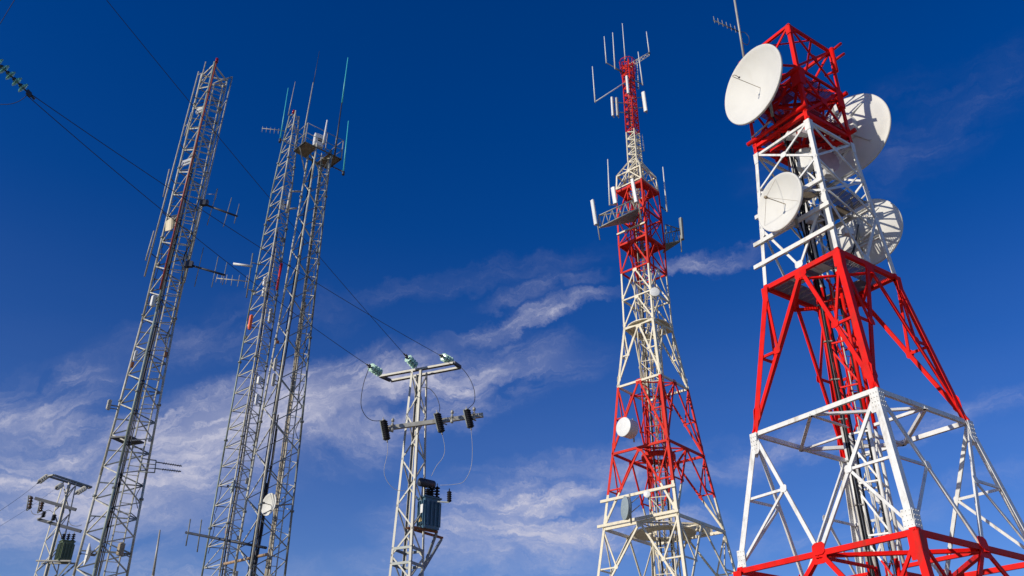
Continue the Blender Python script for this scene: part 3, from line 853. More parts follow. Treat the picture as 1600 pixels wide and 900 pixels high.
def curve_px(pts, Y0, Y1=None):
    Y1 = Y0 if Y1 is None else Y1; n = len(pts)
    q = [at(x, y, Y0+(Y1-Y0)*i/(n-1)) for i, (x, y) in enumerate(pts)]
    out = []
    for i in range(n-1):
        p0, p1, p2, p3 = q[max(i-1, 0)], q[i], q[i+1], q[min(i+2, n-1)]
        for j in range(6):
            t = j/6
            out.append(.5*((2*p1)+(p2-p0)*t+(2*p0-5*p1+4*p2-p3)*t*t+(3*p1-p0-3*p2+p3)*t*t*t))
    return out+[q[-1]]
def jumper(pts, Y0, Y1, r, lab, m=WIRE, group=None):
    mb = MB(); mb.path(curve_px(pts, Y0, Y1), r); single('jumper_cable', mb, m, lab, 'cable', group)
GJ = 'jumper cables of the power pole'
jumper([(42, 149), (30, 158), (12, 163), (-20, 162)], YI, YI, .006, 'thin cable drooping off the left edge below the near insulator')
jumper([(577, 574), (568, 600), (564, 630), (570, 648), (582, 657), (599, 657)], YP-1, YP-.55, .010, 'looped cable hanging left of the pole from upper crossarm to the left surge arrester', WIRE, GJ)
jumper([(660, 605), (672, 608), (682, 620), (687, 635), (686.5, 643)], YP-.2, YP-.55, .010, 'looped cable dropping to the middle surge arrester', WIRE, GJ)
jumper([(706, 567), (720, 574), (733, 590), (741, 610), (741, 628), (732, 638)], YP+.2, YP-.55, .010, 'looped cable hanging at the far right of the crossarm', WIRE, GJ)
jumper([(606, 690), (605, 710), (600, 735), (605, 752), (618, 765), (634, 767)], YP-.55, YP-.3, .0065, 'light cable hanging below the left surge arrester to the pole', WIREL, GJ)
jumper([(691, 678), (695, 700), (692, 715), (682, 728), (674, 744)], YP-.55, YP-.3, .0065, 'light cable hanging below the middle surge arrester to the transformer', WIREL, GJ)
jumper([(736, 671), (738, 700), (736, 730), (725, 752), (708, 757), (688, 758)], YP-.55, YP-.2, .0065, 'light cable hanging below the right surge arrester in a wide curve', WIREL, GJ)

# transformers
def transformer(lab, o, ux, uy, w, d, h, tm, bushes, s=1., cons=True, fins=4):
    """o = centre of the base; ux, uy horizontal axes"""
    th = Thing('transformer', lab, 'transformer', o, 'pole transformers')
    Z = V((0, 0, 1))
    mb = MB(); mb.box(o+Z*h/2, ux*w/2*.9, uy*d/2*.9, Z*h/2)
    for i in range(fins):
        q = (i/max(1, fins-1)-.5)*w*.7
        for sg in (-1, 1): mb.box(o+Z*h*.5+ux*q+uy*sg*d*.47, ux*.012*s, uy*.045*s, Z*h*.40)
        q = (i/max(1, fins-1)-.5)*d*.7
        for sg in (-1, 1): mb.box(o+Z*h*.5+uy*q+ux*sg*w*.47, uy*.012*s, ux*.045*s, Z*h*.40)
    tk = th.part('tank', mb, tm)
    mb = MB(); mb.box(o+Z*(h+.02), ux*w*.52, uy*d*.52, Z*.02); th.part('lid', mb, tm)
    for i, (fx, fy, hh) in enumerate(bushes):
        p = o+Z*(h+.04)+ux*fx*w+uy*fy*d
        mb = MB(); ribbed(mb, p, p+Z*hh, .035*s, .085*s, 4); b = th.part('bushing', mb, PORC if False else BLK)
        mb = MB(); mb.tube(p+Z*hh, p+Z*(hh+.09), .014); th.part('terminal', mb, GALV, b)
    if cons:
        p = o+Z*(h+.42)-ux*w*.35+uy*0
        mb = MB(); mb.lathe(p-uy*d*.1-ux*.22, ux, [(0, -.02), (.10*s, 0), (.12*s, .03), (.12*s, .47), (.10*s, .5), (0, .52)], 0, 18); th.part('conservator', mb, DARK)
        mb = MB()
        for e in (-.1, .15): mb.tube(p-uy*d*.1+ux*e-Z*.42, p-uy*d*.1+ux*e, .02)
        th.part('conservator_stand', mb, DARK)
    return th, tk
zt_ = at(670, 828, YP).z
tx = V((.78, .62, 0)).normalized(); ty = V((-.62, .78, 0)).normalized()
o = at(669, 828, YP+.15)
th, tk = transformer('teal oil transformer with black bushings on a bracket beside the middle power pole', o, tx, ty, .54, .38, .84, TANK,
    ((-.25, -.2, .22), (.0, -.25, .26), (.33, -.2, .34), (.1, .25, .2)), cons=True)
mb = MB(); mb.box(o+V((0, 0, .52))-tx*.30-ty*.08, ty*.06, tx*.006, V((0, 0, .12))); mb2 = mb; th.part('rating_plate', mb, FIB)
mb = MB(); q = o+V((0, 0, .22))-tx*.30-ty*.05; mb.plate(q, -tx, V((0, 0, 1)), [(-.08, -.05), (.08, -.05), (0, .09)], .01); th.part('warning_plate', mb, STICK)
# small arrester on the transformer's right
p = at(702, 768, YP-.1); q_ = at(702, 784, YP-.1)
mb = MB(); ribbed(mb, q_, p, .05, .07, 5); mb.tube(p, p+V((0, 0, .08)), .015); pa = th.part('side_arrester', mb, BLK)
mb = MB(); mb.ext(q_, at(684, 783, YP), rect(.04, .03), V((0, 0, 1))); th.part('arrester_bracket', mb, GALVD, pa)
# bracket under it (part of the pole)
za = o.z-.03
def horiz_px(a, b, z): return atz(*a, z), atz(*b, z)
for off in (0, 1):
    dd = ty*(off*.5)
    a, b = atz(636+off*6, 826-off*2, za), atz(691-off*8, 842-off*9, za)
    mb = MB(); mb.ext(a, b, chan(.08, .05, .01), V((0, 0, -1))); tP.part('bracket_beam', mb, RUST if off == 0 else RUST)
    c = V((Pm.X+.3, YP-.1+off*.2, za-1.3))
    mb = MB(); mb.ext(b, V((Pm.X+.32, YP-.1+off*.25, za-1.35)), angle(.06, .01), V((1, -1, 0))); tP.part('bracket_strut', mb, GALVD)
for zz in (za-.55, za-.95):
    for k in (0, 1, 2, 3):
        mb = MB(); mb.ext(Pm.c(k, zz), Pm.c(k+1, zz), rect(.07, .04), Pm.nf(k)); tP.part('cross_strut', mb, GALVD)
mb = MB(); mb.path([V((Pm.X+.05+.03*math.sin(j), YP-.15, za-.1-j*.5)) for j in range(9)], .03); tP.part('earth_cable', mb, BLK)

YQ = 40.
tQ, Qm = power_pole('power_pole', 'small distant power pole with three crossarms and an olive transformer at bottom left', YQ, (72.5, 898), (108.5, 754), 0, 0, (34/2/1.05, 21/2/1.03), [GALV], 1.3, R(22))
zq = at(108, 752, YQ).z+.05
q0, q1 = atz(76, 743, zq), atz(138, 762, zq)
r0_, r1_ = atz(84, 741, zq), atz(143, 760, zq)
for a, b in ((q0, q1), (r0_, r1_)):
    mb = MB(); mb.ext(a, b, chan(.12, .07, .012), V((0, 0, 1))); tQ.part('crossarm', mb, GALVD)
for a, b in ((q0, r0_), (q1, r1_)):
    mb = MB(); mb.ext(a, b, rect(.1, .06), V((0, 0, 1))); tQ.part('crossarm_end', mb, GALV)
m0, m1 = at(54, 778, YQ-.3), at(118, 796, YQ-.3)
n0, n1 = at(59, 811, YQ-.3), at(126, 830, YQ-.3)
for a, b in ((m0, m1), (n0, n1)):
    mb = MB(); mb.ext(a, b, rect(.13, .1), V((0, -1, 0))); tQ.part('lower_crossarm', mb, DARK)
GQ = 'insulators of the distant power pole'
for (a, b, lab) in (((75, 743), (60, 754), 'white disc insulator string at the left tip of the small pole'), ((97, 757), (88, 763), 'white disc insulator string just left of the small pole top'), ((134, 762), (119, 771), 'white disc insulator string under the right tip of the small pole')):
    e = string(lab, at(*a, YQ-.3), at(*b, YQ-1.0), 4, .12, GQ, (DISH, DARK))
for (a, b, lab) in (((49, 776), (46, 795), 'leftmost brown cut-out fuse on the small pole'), ((66.5, 785), (63, 799), 'second brown cut-out fuse from the left on the small pole')):
    p, q = at(*a, YQ-.6), at(*b, YQ-.6)
    th = Thing('fuse_cutout', lab, 'fuse', q, 'cut-out fuses on the small pole')
    mb = MB(); ribbed(mb, q, p, .06, .10, 4); th.part('insulator_body', mb, PORC)
    mb = MB(); mb.tube(p+V((-.14, 0, .05)), q+V((-.1, 0, -.08)), .03); mb.tube(p+V((-.14, 0, .05)), p, .025); mb.tube(q+V((-.1, 0, -.08)), q, .025); th.part('fuse_tube', mb, GALVD)
for (a, b, lab) in (((69.5, 799), (67, 808), 'left small black arrester standing on the lowest arm of the small pole'), ((85.5, 804), (83, 813), 'right small black arrester standing on the lowest arm of the small pole')):
    p, q = at(*a, YQ-.35), at(*b, YQ-.35)
    th = Thing('surge_arrester', lab, 'surge arrester', q, 'arresters on the small pole')
    mb = MB(); ribbed(mb, q, p, .06, .1, 4); th.part('housing', mb, BLK)
    mb = MB(); mb.tube(q, q+V((-.25, 0, -.08)), .025); th.part('bracket', mb, GALV)
jumper([(48, 797), (52, 803), (62, 804), (75, 797), (83, 801)], YQ-.6, YQ-.4, .013, 'pale cable looping between the fuses of the small pole', WIREL, 'jumper cables of the small pole')
jumper([(107, 812), (111, 820), (120, 822), (128, 820)], YQ-.6, YQ-.4, .013, 'pale cable looping right of the small pole', WIREL, 'jumper cables of the small pole')
o = at(97, 878, YQ-.2)
tx2 = V((.97, -.2, 0)).normalized(); ty2 = V((.2, .97, 0)).normalized()
th, _ = transformer('olive green transformer with three bushings on the small distant pole', o, V((.75, .66, 0)).normalized(), V((-.66, .75, 0)).normalized(), .55, .55, .86, TANKG, ((.3, -.3, .33), (.0, .0, .33), (-.3, .3, .33)), 1.1, False)
for sg in (-.25, .25):
    a = V((Qm.X-.35, YQ-.2+sg, o.z-.04)); b = V((o.x+.5, YQ-.2+sg, o.z-.04))
    mb = MB(); mb.ext(a, b, chan(.1, .06, .012), V((0, 0, -1))); tQ.part('bracket_beam', mb, GALV)
    mb = MB(); mb.ext(b, V((Qm.X+.2, YQ-.1, o.z-1.2)), rect(.06, .04), V((0, -1, 0))); tQ.part('bracket_strut', mb, GALVD)
e1 = at(59, 755, YQ-1.0)
wire(e1, at(-40, 822, YQ-12), .1, .007, 'thin wire leaving the small pole from its left tip down to the left edge')
wire(at(86, 764, YQ-1.0), at(-40, 845, YQ-12), .1, .0045, 'thin wire leaving the middle of the small pole down to the left edge')

# ---------------------------------------------------------------- dishes
def dish(lab, ctr, rad, az, depth, Tmount, mat_=DISH, feed=None, arms=1, group='dishes on the largest tower', back=True, hubr=.28):
    n = V((math.cos(az), math.sin(az), 0))
    root = ctr-n*(depth+.35)
    th = Thing('dish_antenna', lab, 'dish antenna', root, group)
    v0 = ctr-n*depth                                # vertex
    prof = []
    K = 14
    for i in range(K+1): r = rad*i/K; prof.append((r, depth*(r/rad)**2))
    prof.append((rad+.005, depth)); prof.append((rad+.03, depth-.02)); prof.append((rad+.03, depth-.09)); prof.append((rad-.02, depth-.09))
    for i in range(K-1, -1, -1): r = rad*i/K; prof.append((r, depth*(r/rad)**2-.045))
    mb = MB(); mb.lathe(v0, n, prof, 0, 72); th.part('reflector', mb, mat_)
    if back:
        mb = MB(); mb.lathe(v0, n, [(0, -.22), (hubr*rad, -.22), (hubr*rad+.02, -.2), (hubr*rad+.06, .0)], 0, 32); th.part('hub', mb, mat_)
        for q in range(4):
            a = q*PI/2+PI/4; s_ = V((0, 0, 1)).cross(n)
            rd = s_*math.cos(a)+V((0, 0, 1))*math.sin(a)
            mb = MB(); mb.ext(v0+rd*hubr*rad-n*.12, v0+rd*rad*.75+n*(depth*.5-.06), rect(.06, .05), -n); th.part('back_rib', mb, mat_)
    # vertical mounting pipe and arms to the tower
    mp = v0-n*.38
    mb = MB(); mb.tube(mp-V((0, 0, .8*rad)), mp+V((0, 0, .8*rad)), .055, 0, 10); th.part('mount_pipe', mb, GALV)
    for dz in (-.45, .45):
        mb = MB(); mb.ext(v0-n*.1+V((0, 0, dz*rad)), mp+V((0, 0, dz*rad)), rect(.14, .1), V((0, 0, 1))); th.part('clamp', mb, GALV)
    if Tmount:
        for p, q in Tmount:
            mb = MB(); mb.tube(p, q, .035, 0, 8); th.part('stay_tube', mb, WHT)
    return th, v0, n
azd = R(-153.2)
th, v0, n = dish('big sunlit white dish left of the red tower head, with a thin hooked feed', at(1174.3, 131.8, 24.8), 1.53, azd, .42, [(D.c(3, 24.4), V((9.6, 25.4, 24.4))), (D.c(3, 23.2), V((9.6, 25.4, 23.2)))])
mb = MB(); s_ = V((0, 0, 1)).cross(n)
tip = v0+n*1.25
mb.path([v0, v0+n*.4, v0+n*.8, tip, tip+s_*-.03+n*.05+V((0, 0, .06)), tip+V((0, 0, .12))-n*.02, tip+V((0, 0, .13))-n*.14, tip+V((0, 0, .10))-n*.22], .013); th.part('feed_rod', mb, TAN)
mb = MB(); mb.lathe(tip+V((0, 0, .10))-n*.22, -n, [(0, 0), (.02, 0), (.045, .05), (0, .05)], 0, 14); th.part('feed_horn', mb, DARK)
th, v0, n = dish('smaller white dish on the white part of the largest tower, feed on thin stays', at(1216.5, 315.2, 24.6), 1.03, R(-152.9), .30, [(D.c(3, 19.5), V((9.7, 25.2, 19.5))), (D.c(3, 18.4), V((9.7, 25.2, 18.4)))])
tip = v0+n*.85; s_ = V((0, 0, 1)).cross(n)
mb = MB(); mb.path([v0, tip], .016); mb.lathe(tip, -n, [(0, -.06), (.05, -.06), (.06, 0), (.03, .08), (0, .08)], 0, 14); th.part('feed_horn', mb, TAN)
for a in (PI/2, PI*7/6, PI*11/6):
    rd = s_*math.cos(a)+V((0, 0, 1))*math.sin(a)
    mb = MB(); mb.tube(tip, v0+n*.27+rd*.95, .006, 0, 5); th.part('feed_stay', mb, TAN)
th, v0, n = dish('large dish right of the red tower head, seen from its back, half in shadow', at(1328, 213, 27.6), 1.78, R(37), .5, [(D.c(1, 24.3), V((12.6, 26.6, 24.3))), (D.c(1, 23.2), V((12.6, 26.7, 23.2)))], hubr=.34)
mb = MB()
for p, q in (((1374, 172), (1376, 169)), ((1388, 188), (1389, 186))): mb.tube(at(*p, 28.0), at(*q, 28.3), .02)
th.part('lifting_eye', mb, DARK)
th, v0, n = dish('dish at the right of the white tower part, seen from its back with barred shadows', at(1357, 365.2, 27.6), 1.35, R(39), .42, [(D.c(1, 20.2), V((12.6, 26.6, 20.2))), (D.c(1, 18.8), V((12.6, 26.7, 18.8)))])
for (a, b, m_) in ((V((9.6, 25.4, 24.0)), V((10.6, 25.9, 21.6)), BLK), (V((9.7, 25.4, 23.8)), V((10.7, 26.1, 20.8)), DARK), (V((9.7, 25.2, 18.8)), V((10.6, 25.9, 17.2)), BLK),
                   (V((9.75, 25.2, 18.6)), V((10.7, 26.0, 16.4)), DARK), (V((12.6, 26.7, 23.8)), V((11.2, 26.2, 21.4)), BLK), (V((12.6, 26.6, 19.4)), V((11.2, 26.2, 17.4)), BLK), (V((12.5, 26.5, 19.2)), V((11.1, 26.1, 16.9)), DARK)):
    mb = MB(); mb.path([a.lerp(b, j/12)+V((0, -.15*math.sin(PI*j/12), -.55*math.sin(PI*j/12))) for j in range(13)], .024); tD.part('feeder_cable', mb, m_)
for i, c in enumerate((V((10.2, 25.2, 22.35)), V((10.6, 25.0, 22.4)), V((11.4, 25.5, 20.9)), V((10.5, 25.6, 19.0)), V((11.6, 25.4, 18.3)))):
    mb = MB(); mb.box(c, V((.16, .03, 0)), V((-.02, .11, 0)), V((0, 0, .13+.04*(i % 2)))); b_ = tD.part('junction_box', mb, WHT)
    mb = MB(); mb.tube(c+V((0, 0, -.1)), c.lerp(D.ax(c.z), .6)+V((0, 0, .1)), .025); tD.part('box_bracket', mb, GALVD, b_)
# drum antennas
def drum(lab, ctr, rad, az, length, group, m=DISH, mount=None, Tpost=True):
    n = V((math.cos(az), math.sin(az), 0)); th = Thing('drum_antenna', lab, 'dish antenna', ctr-n*length, group)
    mb = MB(); mb.lathe(ctr-n*length, n, [(0, -.1*rad), (rad*.5, -.08*rad), (rad*.95, 0), (rad, .03), (rad, length-.02)], 0, 36); th.part('shroud', mb, m)
    mb = MB(); mb.lathe(ctr, n, [(rad, -.02), (rad+.02, -.015), (rad+.02, .01), (rad*.97, .02), (rad*.5, .04), (0, .05)], 0, 36); th.part('radome', mb, FIB if m is DISH else m)
    p = ctr-n*(length+.12)
    mb = MB(); mb.tube(p-V((0, 0, 1.3*rad)), p+V((0, 0, 1.3*rad)), .05); mb.box(p+n*.05, n*.08, V((0, 0, 1)).cross(n)*.1, V((0, 0, .12))); th.part('mount_pipe', mb, GALV)
    if mount: 
        mb = MB()
        for dz in (-.4, .4): mb.tube(p+V((0, 0, dz*rad)), mount+V((0, 0, dz*rad)), .03)
        th.part('mount_arm', mb, GALV)
    return th
drum('small white drum antenna inside the tower just under the red head', V((10.75, 25.7, 21.75)), .42, R(-120), .45, 'dishes on the largest tower', mount=D.ax(21.7))
drum('round drum antenna inside the tower, right of the small white drum', V((11.75, 26.1, 21.95)), .5, R(-75), .4, 'dishes on the largest tower', m=mat('pink enamel', (.5, .34, .36), .5), mount=D.ax(21.9))  # one dull pink enamel over the whole drum
GC = 'dishes on the slender tower'
yC = CY-2.2
drum('white drum antenna on the left of the slender tower at its red middle', at(974, 667, CY-2.4), .57, R(-140), .75, GC, mount=TC.c(3, 20.6).lerp(TC.c(0, 20.6), .3))
drum('small round white dish high on the near leg of the slender tower', at(1023.3, 456, CY-2.0), .31, R(-95), .22, GC, mount=TC.c(0, 30.2))
drum('tiny round white dish low in the slender tower, above its lower platform', at(1011, 772, CY-2.9), .19, R(-115), .14, GC, mount=TC.c(0, 16.4).lerp(TC.c(3, 16.4), .4))
drum('grey blue dish seen almost edge on above the lower platform of the slender tower', at(976, 794, CY-3.0), .64, R(-168), .22, GC, m=GREYP, mount=TC.c(3, 15.9).lerp(TC.c(0, 15.9), .5))
GB = 'small dishes on the twin masts'
def sdish(lab, x, y, Y, rad, az, group, mount, depth=.1, m=DISH):
    c = at(x, y, Y); n = V((math.cos(az), math.sin(az), 0)); th = Thing('small_dish', lab, 'dish antenna', c-n*(depth+.1), group)
    pr = [(rad*i/8, depth*(i/8)**2-depth) for i in range(9)]+[(rad+.012, 0), (rad+.012, -.02)]+[(rad*i/8, depth*(i/8)**2-depth-.02) for i in range(7, -1, -1)]
    mb = MB(); mb.lathe(c, n, pr, 0, 32); th.part('reflector', mb, m)
    mb = MB(); mb.tube(c-n*depth, c+n*rad*.55, .012); mb.box(c+n*rad*.55, n*.03, V((0, 0, 1)).cross(n)*.03, V((0, 0, .03))); th.part('feed', mb, DARK)
    mb = MB(); mb.tube(c-n*(depth+.02), c-n*(depth+.14), .04); mb.tube(c-n*(depth+.14), mount, .025); th.part('mount_arm', mb, GALV)
sdish('white dish low on the right hand twin mast, facing left', 419.5, 788, YB2-.5, .36, R(-128), GB, B2.c(1, at(430, 788, YB2).z))
sdish('small bluish dish low on the left hand twin mast', 362, 760, YB1-.5, .24, R(-155), GB, B1.c(1, at(370, 760, YB1).z), m=GREYP)
sdish('small dish high between the twin masts, seen from the side', 441, 320, YB1-.1, .22, R(172), GB, at(451, 318, YB2), m=FIB)
sdish('white dish low on the tallest grey mast near the bottom edge', 135, 866, YA-.4, .31, R(-150), 'small dishes on the tallest grey mast', A.c(0, at(150, 866, YA).z), m=DISH)

# ---------------------------------------------------------------- rods, yagis, panels
def whip(lab, a, b, Y, r, m, group, arm=None, armm=None, base=None, Y1=None):
    p, q = at(*a, Y), at(*b, Y if Y1 is None else Y1)      # a = tip, b = foot
    if arm is None and base is None:
        mb = MB(); mb.tube(q, p, r, 0, 8, r*.6)
        return single('whip_antenna', mb, m, lab, 'antenna', group, q)
    th = Thing('whip_antenna', lab, 'antenna', q, group)
    mb = MB(); mb.tube(q, p, r, 0, 8, r*.6); th.part('rod', mb, m)
    if base: mb = MB(); mb.tube(q-(p-q)*base, q+(p-q)*base*.6, r*1.7); th.part('rod_base', mb, armm or DARK)
    if arm is not None:
        mb = MB(); mb.tube(q+(p-q).normalized()*.05, arm, max(.02, r*.8)); th.part('mount_arm', mb, armm or GALV)
    return th
G = 'whip antennas on the slender tower'
spz = lambda x, y: SP.ax(at(x, y, CY).z)
whip('lowest left whip antenna on a long arm of the spire', (925.6, 104), (930, 160), CY-.8, .055, FIB, G, arm=spz(978, 125), armm=FIB)
whip('whip antenna second from the left at the spire top', (944, 57), (947.5, 99), CY, .05, FIB, G, arm=spz(974, 117), armm=DARK)
whip('whip antenna just left of the spire tip', (957.3, 51), (961, 108), CY-.4, .055, FIB, G, arm=spz(974, 117), armm=DARK)
whip('central whip antenna standing highest on the spire tip', (972.4, 36.7), (977, 94), CY, .045, FIB, G, base=.03)
whip('rightmost whip antenna at the end of the lattice arm of the spire', (1010, 49.6), (1014.5, 83), CY, .05, FIB, G, base=.04)
whip('long whip antenna right of the spire, below the lattice arm', (997, 81), (1004.3, 133), CY-.5, .055, FIB, G, arm=spz(984, 121), armm=DARK)
whip('short whip antenna right of the spire, behind the longer one', (995.5, 96.7), (998, 139), CY+.4, .045, FIB, G, arm=spz(985, 128), armm=DARK)
whip('short whip antenna halfway down the right of the spire', (1003.5, 210), (1006.5, 236), CY, .045, FIB, G, arm=spz(990, 240), armm=GALV)
whip('whip antenna at the left shoulder of the slender tower', (949.6, 249), (952.8, 321), CY-1, .06, FIB, G, arm=TC.c(3, at(960, 321, CY).z))
whip('whip antenna at the right shoulder of the slender tower', (1035.7, 261), (1042.3, 331), CY, .06, FIB, G, arm=TC.c(1, at(1032, 322, CY).z), armm=DARK)
def truss(name, lab, a0, a1, b0, b1, Y0, Y1, n, m, cat, w=.045, group=None, depth=.0):
    """flat lattice arm: top chord a0-a1, bottom chord b0-b1"""
    A0, A1, B0, B1_ = at(*a0, Y0), at(*a1, Y1), at(*b0, Y0), at(*b1, Y1)
    th = Thing(name, lab, cat, B1_, group)
    for p, q in ((A0, A1), (B0, B1_)): mb = MB(); mb.tube(p, q, w); th.part('chord', mb, m)
    mb = MB()
    for i in range(n):
        p, q = i/n, (i+1)/n; mid = (p+q)/2
        mb.tube(A0.lerp(A1, p), B0.lerp(B1_, mid), w*.6); mb.tube(B0.lerp(B1_, mid), A0.lerp(A1, q), w*.6)
    mb.tube(A0, B0, w*.8); mb.tube(A1, B1_, w*.8)
    th.part('web', mb, m)
    if depth:
        C0, C1_ = B0.lerp(B1_, .5)+V((0, depth, 0)), B1_+V((0, depth, 0))
        mb = MB(); mb.tube(B0, C1_, w); mb.tube(A0, A1+V((0, depth, 0)), w); mb.tube(B1_, C1_, w)
        for i in range(1, n): mb.tube(B0.lerp(B1_, i/n), B0.lerp(C1_, i/n), w*.6)
        th.part('side_frame', mb, m)
        mb = MB(); P3 = [B0-V((0, 0, .06)), B1_-V((0, 0, .06)), C1_-V((0, 0, .06))]
        mb.rings([P3, [p+V((0, 0, .04)) for p in P3]]); th.part('floor_sheet', mb, GALVD)
    return th
truss('lattice_outrigger', 'short white lattice arm at the spire top carrying the rightmost whip', (1014.5, 82), (983, 100), (1014.5, 87), (983, 107), CY, CY, 5, WHT2, 'outrigger', .03, 'lattice outriggers on the slender tower')
truss('lattice_outrigger', 'grey lattice outrigger across the left red face of the slender tower', (935.5, 337), (997, 309), (935.5, 356), (998, 325), CY-2.2, CY-2.0, 6, GALV, 'outrigger', .05, 'lattice outriggers on the slender tower', 1.6)
truss('lattice_outrigger', 'dark lattice outrigger on the right of the slender tower', (1065, 359), (1040, 351), (1066, 375), (1040, 381), CY-.3, CY, 3, GALVD, 'outrigger', .045, 'lattice outriggers on the slender tower', 1.2)
mb = MB(); a, b = at(991, 112, CY-.6), at(930, 158, CY-.8)
def panel(lab, a, b, Y, w, m, group, pipe=None, mount=None, d=.16, pm=GALV, az=-2.3):
    p, q = at(*a, Y), at(*b, Y); th = Thing('panel_antenna', lab, 'panel antenna', q, group)
    n = V((math.cos(az), math.sin(az), 0)); s_ = V((0, 0, 1)).cross(n)
    mb = MB(); u = (p-q)
    w2 = w/2; pr = [(-w2, -d*.3), (-w2*.8, -d/2), (w2*.8, -d/2), (w2, -d*.3), (w2, d*.15), (w2*.7, d*.42), (0, d/2), (-w2*.7, d*.42), (-w2, d*.15)]
    mb.rings([[q+s_*x+n*y for x, y in pr], [p+s_*x+n*y for x, y in pr]]); th.part('radome', mb, m)
    bk = -n*(d/2+.07)
    top = p+bk+V((0, 0, .05)); bot = (at(*pipe, Y) if pipe else q)+bk-V((0, 0, .1))
    mb = MB(); mb.tube(top, bot, .04); th.part('mount_pipe', mb, pm)
    mb = MB()
    for f in (.15, .85): c = q.lerp(p, f); mb.tube(c, c+bk, .035)
    th.part('clamp', mb, pm)
    if mount is not None:
        mb = MB(); mb.tube(q.lerp(p, .25)+bk, mount-V((0, 0, (p-q).length*.3)), .03); mb.tube(q.lerp(p, .8)+bk, mount+V((0, 0, (p-q).length*.2)), .03); th.part('mount_arm', mb, pm)
    return th
GP_ = 'panel antennas on the slender tower'
panel('white panel antenna on the near side of the red spire', (979, 119), (981.5, 146), CY-.7, .2, FIB, GP_, mount=spz(981, 133))
panel('left one of two narrow panel antennas left of the spire', (955.8, 152), (957.5, 181), CY-.5, .17, FIB, GP_, mount=spz(983, 168))
panel('right one of two narrow panel antennas left of the spire', (963, 153), (964.8, 181), CY-.9, .17, WIREL, GP_, mount=spz(984, 168))
panel('white panel antenna right of the red spire', (1004.8, 144), (1009, 174), CY-.3, .3, FIB, GP_, mount=spz(988, 160), pm=GALVD)
panel('long panel antenna at the left end of the grey outrigger', (925, 313), (931, 351), CY-2.3, .3, FIB, GP_, pipe=(934.5, 372), az=-2.6)
panel('white panel antenna on the left leg at the top red part', (957.5, 293), (961.5, 318), CY-2.0, .32, FIB, GP_, mount=TC.c(3, at(962, 305, CY).z))
panel('long white panel antenna in front of the near red leg', (987.5, 280), (994, 316), CY-2.3, .26, FIB, GP_, pipe=(1000, 339))
panel('dark panel antenna at the right end of the outrigger', (1064.5, 341), (1067, 374), CY-.4, .3, GALVD, GP_, pipe=(1068, 391), az=-.6)
def yagi(lab, a, b, Y, els, mb_m, el_m, group, Y1=None, post=None, r=.025, re=.012, postm=GALV, mast_clamp=True):
    """a = far tip, b = foot of the boom; els = list of ((x,y),(x,y)) element ends at the boom's depth"""
    p, q = at(*a, Y), at(*b, Y if Y1 is None else Y1)
    th = Thing('yagi_antenna', lab, 'antenna', q, group)
    mb = MB(); mb.tube(q, p, r); th.part('boom', mb, mb_m)
    for (e0, e1, f) in els:
        Ye = (q.lerp(p, f)).y
        mb = MB(); mb.tube(at(*e0, Ye), at(*e1, Ye), re, 0, 6); th.part('element', mb, el_m)
    if post: mb = MB(); mb.tube(at(*post[0], q.y), at(*post[1], q.y), .032); th.part('post', mb, postm)
    return th
# tower D pole and yagi
pt, pb = at(1143, -30, 25.2), at(1163.5, 97, 25.2)
mb = MB(); mb.tube(pb, pt, .045, 0, 10); single('antenna_pole', mb, WIREL, 'pale thin pole rising out of the picture behind the largest dish', 'pole', None, pb)
yagi('small yagi antenna on the pale pole left of the largest tower head', (1114.5, 31.5), (1158, 51), 25.2, [((1114.7+6.6*i, 25.5+3.0*i), (1117.0+6.6*i, 36+3.0*i), 1-i/6.5) for i in range(6)], DARK, GALV, 'yagi antennas')
jumper([(1157, 50), (1164, 51), (1170, 58), (1170.5, 66), (1167, 70), (1161, 67)], 25.1, 25.1, .014, 'small looped cable beside the pale pole', DARK)
# mast A antennas
yA = YA+.35
GD = 'dipole pipes on the tallest grey mast'
th = Thing('dipole_array', 'long pipe standing off the left side of the tallest grey mast', 'antenna', at(226, 432, YA-.2), GD)
mb = MB(); a, b = at(310.6, 112, YA-.2), at(226, 432, YA-.2); mb.tube(b, a, .03); th.part('pipe', mb, GALV)
for y in (150, 190, 235, 290, 340, 400):
    f = (y-432)/(112-432); c = b.lerp(a, f); k = A.c(2, c.z)
    mb = MB(); mb.tube(c, V((k.x, k.y, c.z)), .018); th.part('standoff', mb, DARK)
for (e0, e1) in (((321.7, 96.7), (313, 130)), ((299.4, 176), (289, 212)), ((264.7, 264.7), (255, 308)), ((240.6, 361), (227.6, 407))):
    mb = MB(); p, q = at(*e0, YA-.35), at(*e1, YA-.35); mb.tube(q, p, .026); m_ = (p+q)/2; c = b.lerp(a, min(1, (m_.z-b.z)/(a.z-b.z))); mb.tube(m_, c, .014); th.part('dipole', mb, GALV)
th = Thing('dipole_array', 'long pipe on the right side of the tallest grey mast, carrying two yagis', 'antenna', at(288, 442, YA), GD)
mb = MB(); a, b = at(363, 120, YA), at(288, 442, YA); mb.tube(b, a, .03); th.part('pipe', mb, GALV)
mb = MB(); mb.tube(a, at(337, 129, YA-.3), .03); th.part('top_bar', mb, GALV)
for y in (160, 200, 240, 283, 330, 365, 420):
    c = b.lerp(a, (y-442)/(120-442)); k = A.c(1, c.z-.1)
    mb = MB(); mb.tube(c, V((k.x, k.y, c.z-.1)), .016); th.part('standoff', mb, WIREL)
mb = MB(); p, q = at(339.7, 295, YA), at(335.6, 312, YA); mb.tube(q, p, .025); mb.tube((p+q)/2, (p+q)/2+V((-.35, 0, 0)), .012); th.part('dipole', mb, GALV)
GY = 'yagi antennas'
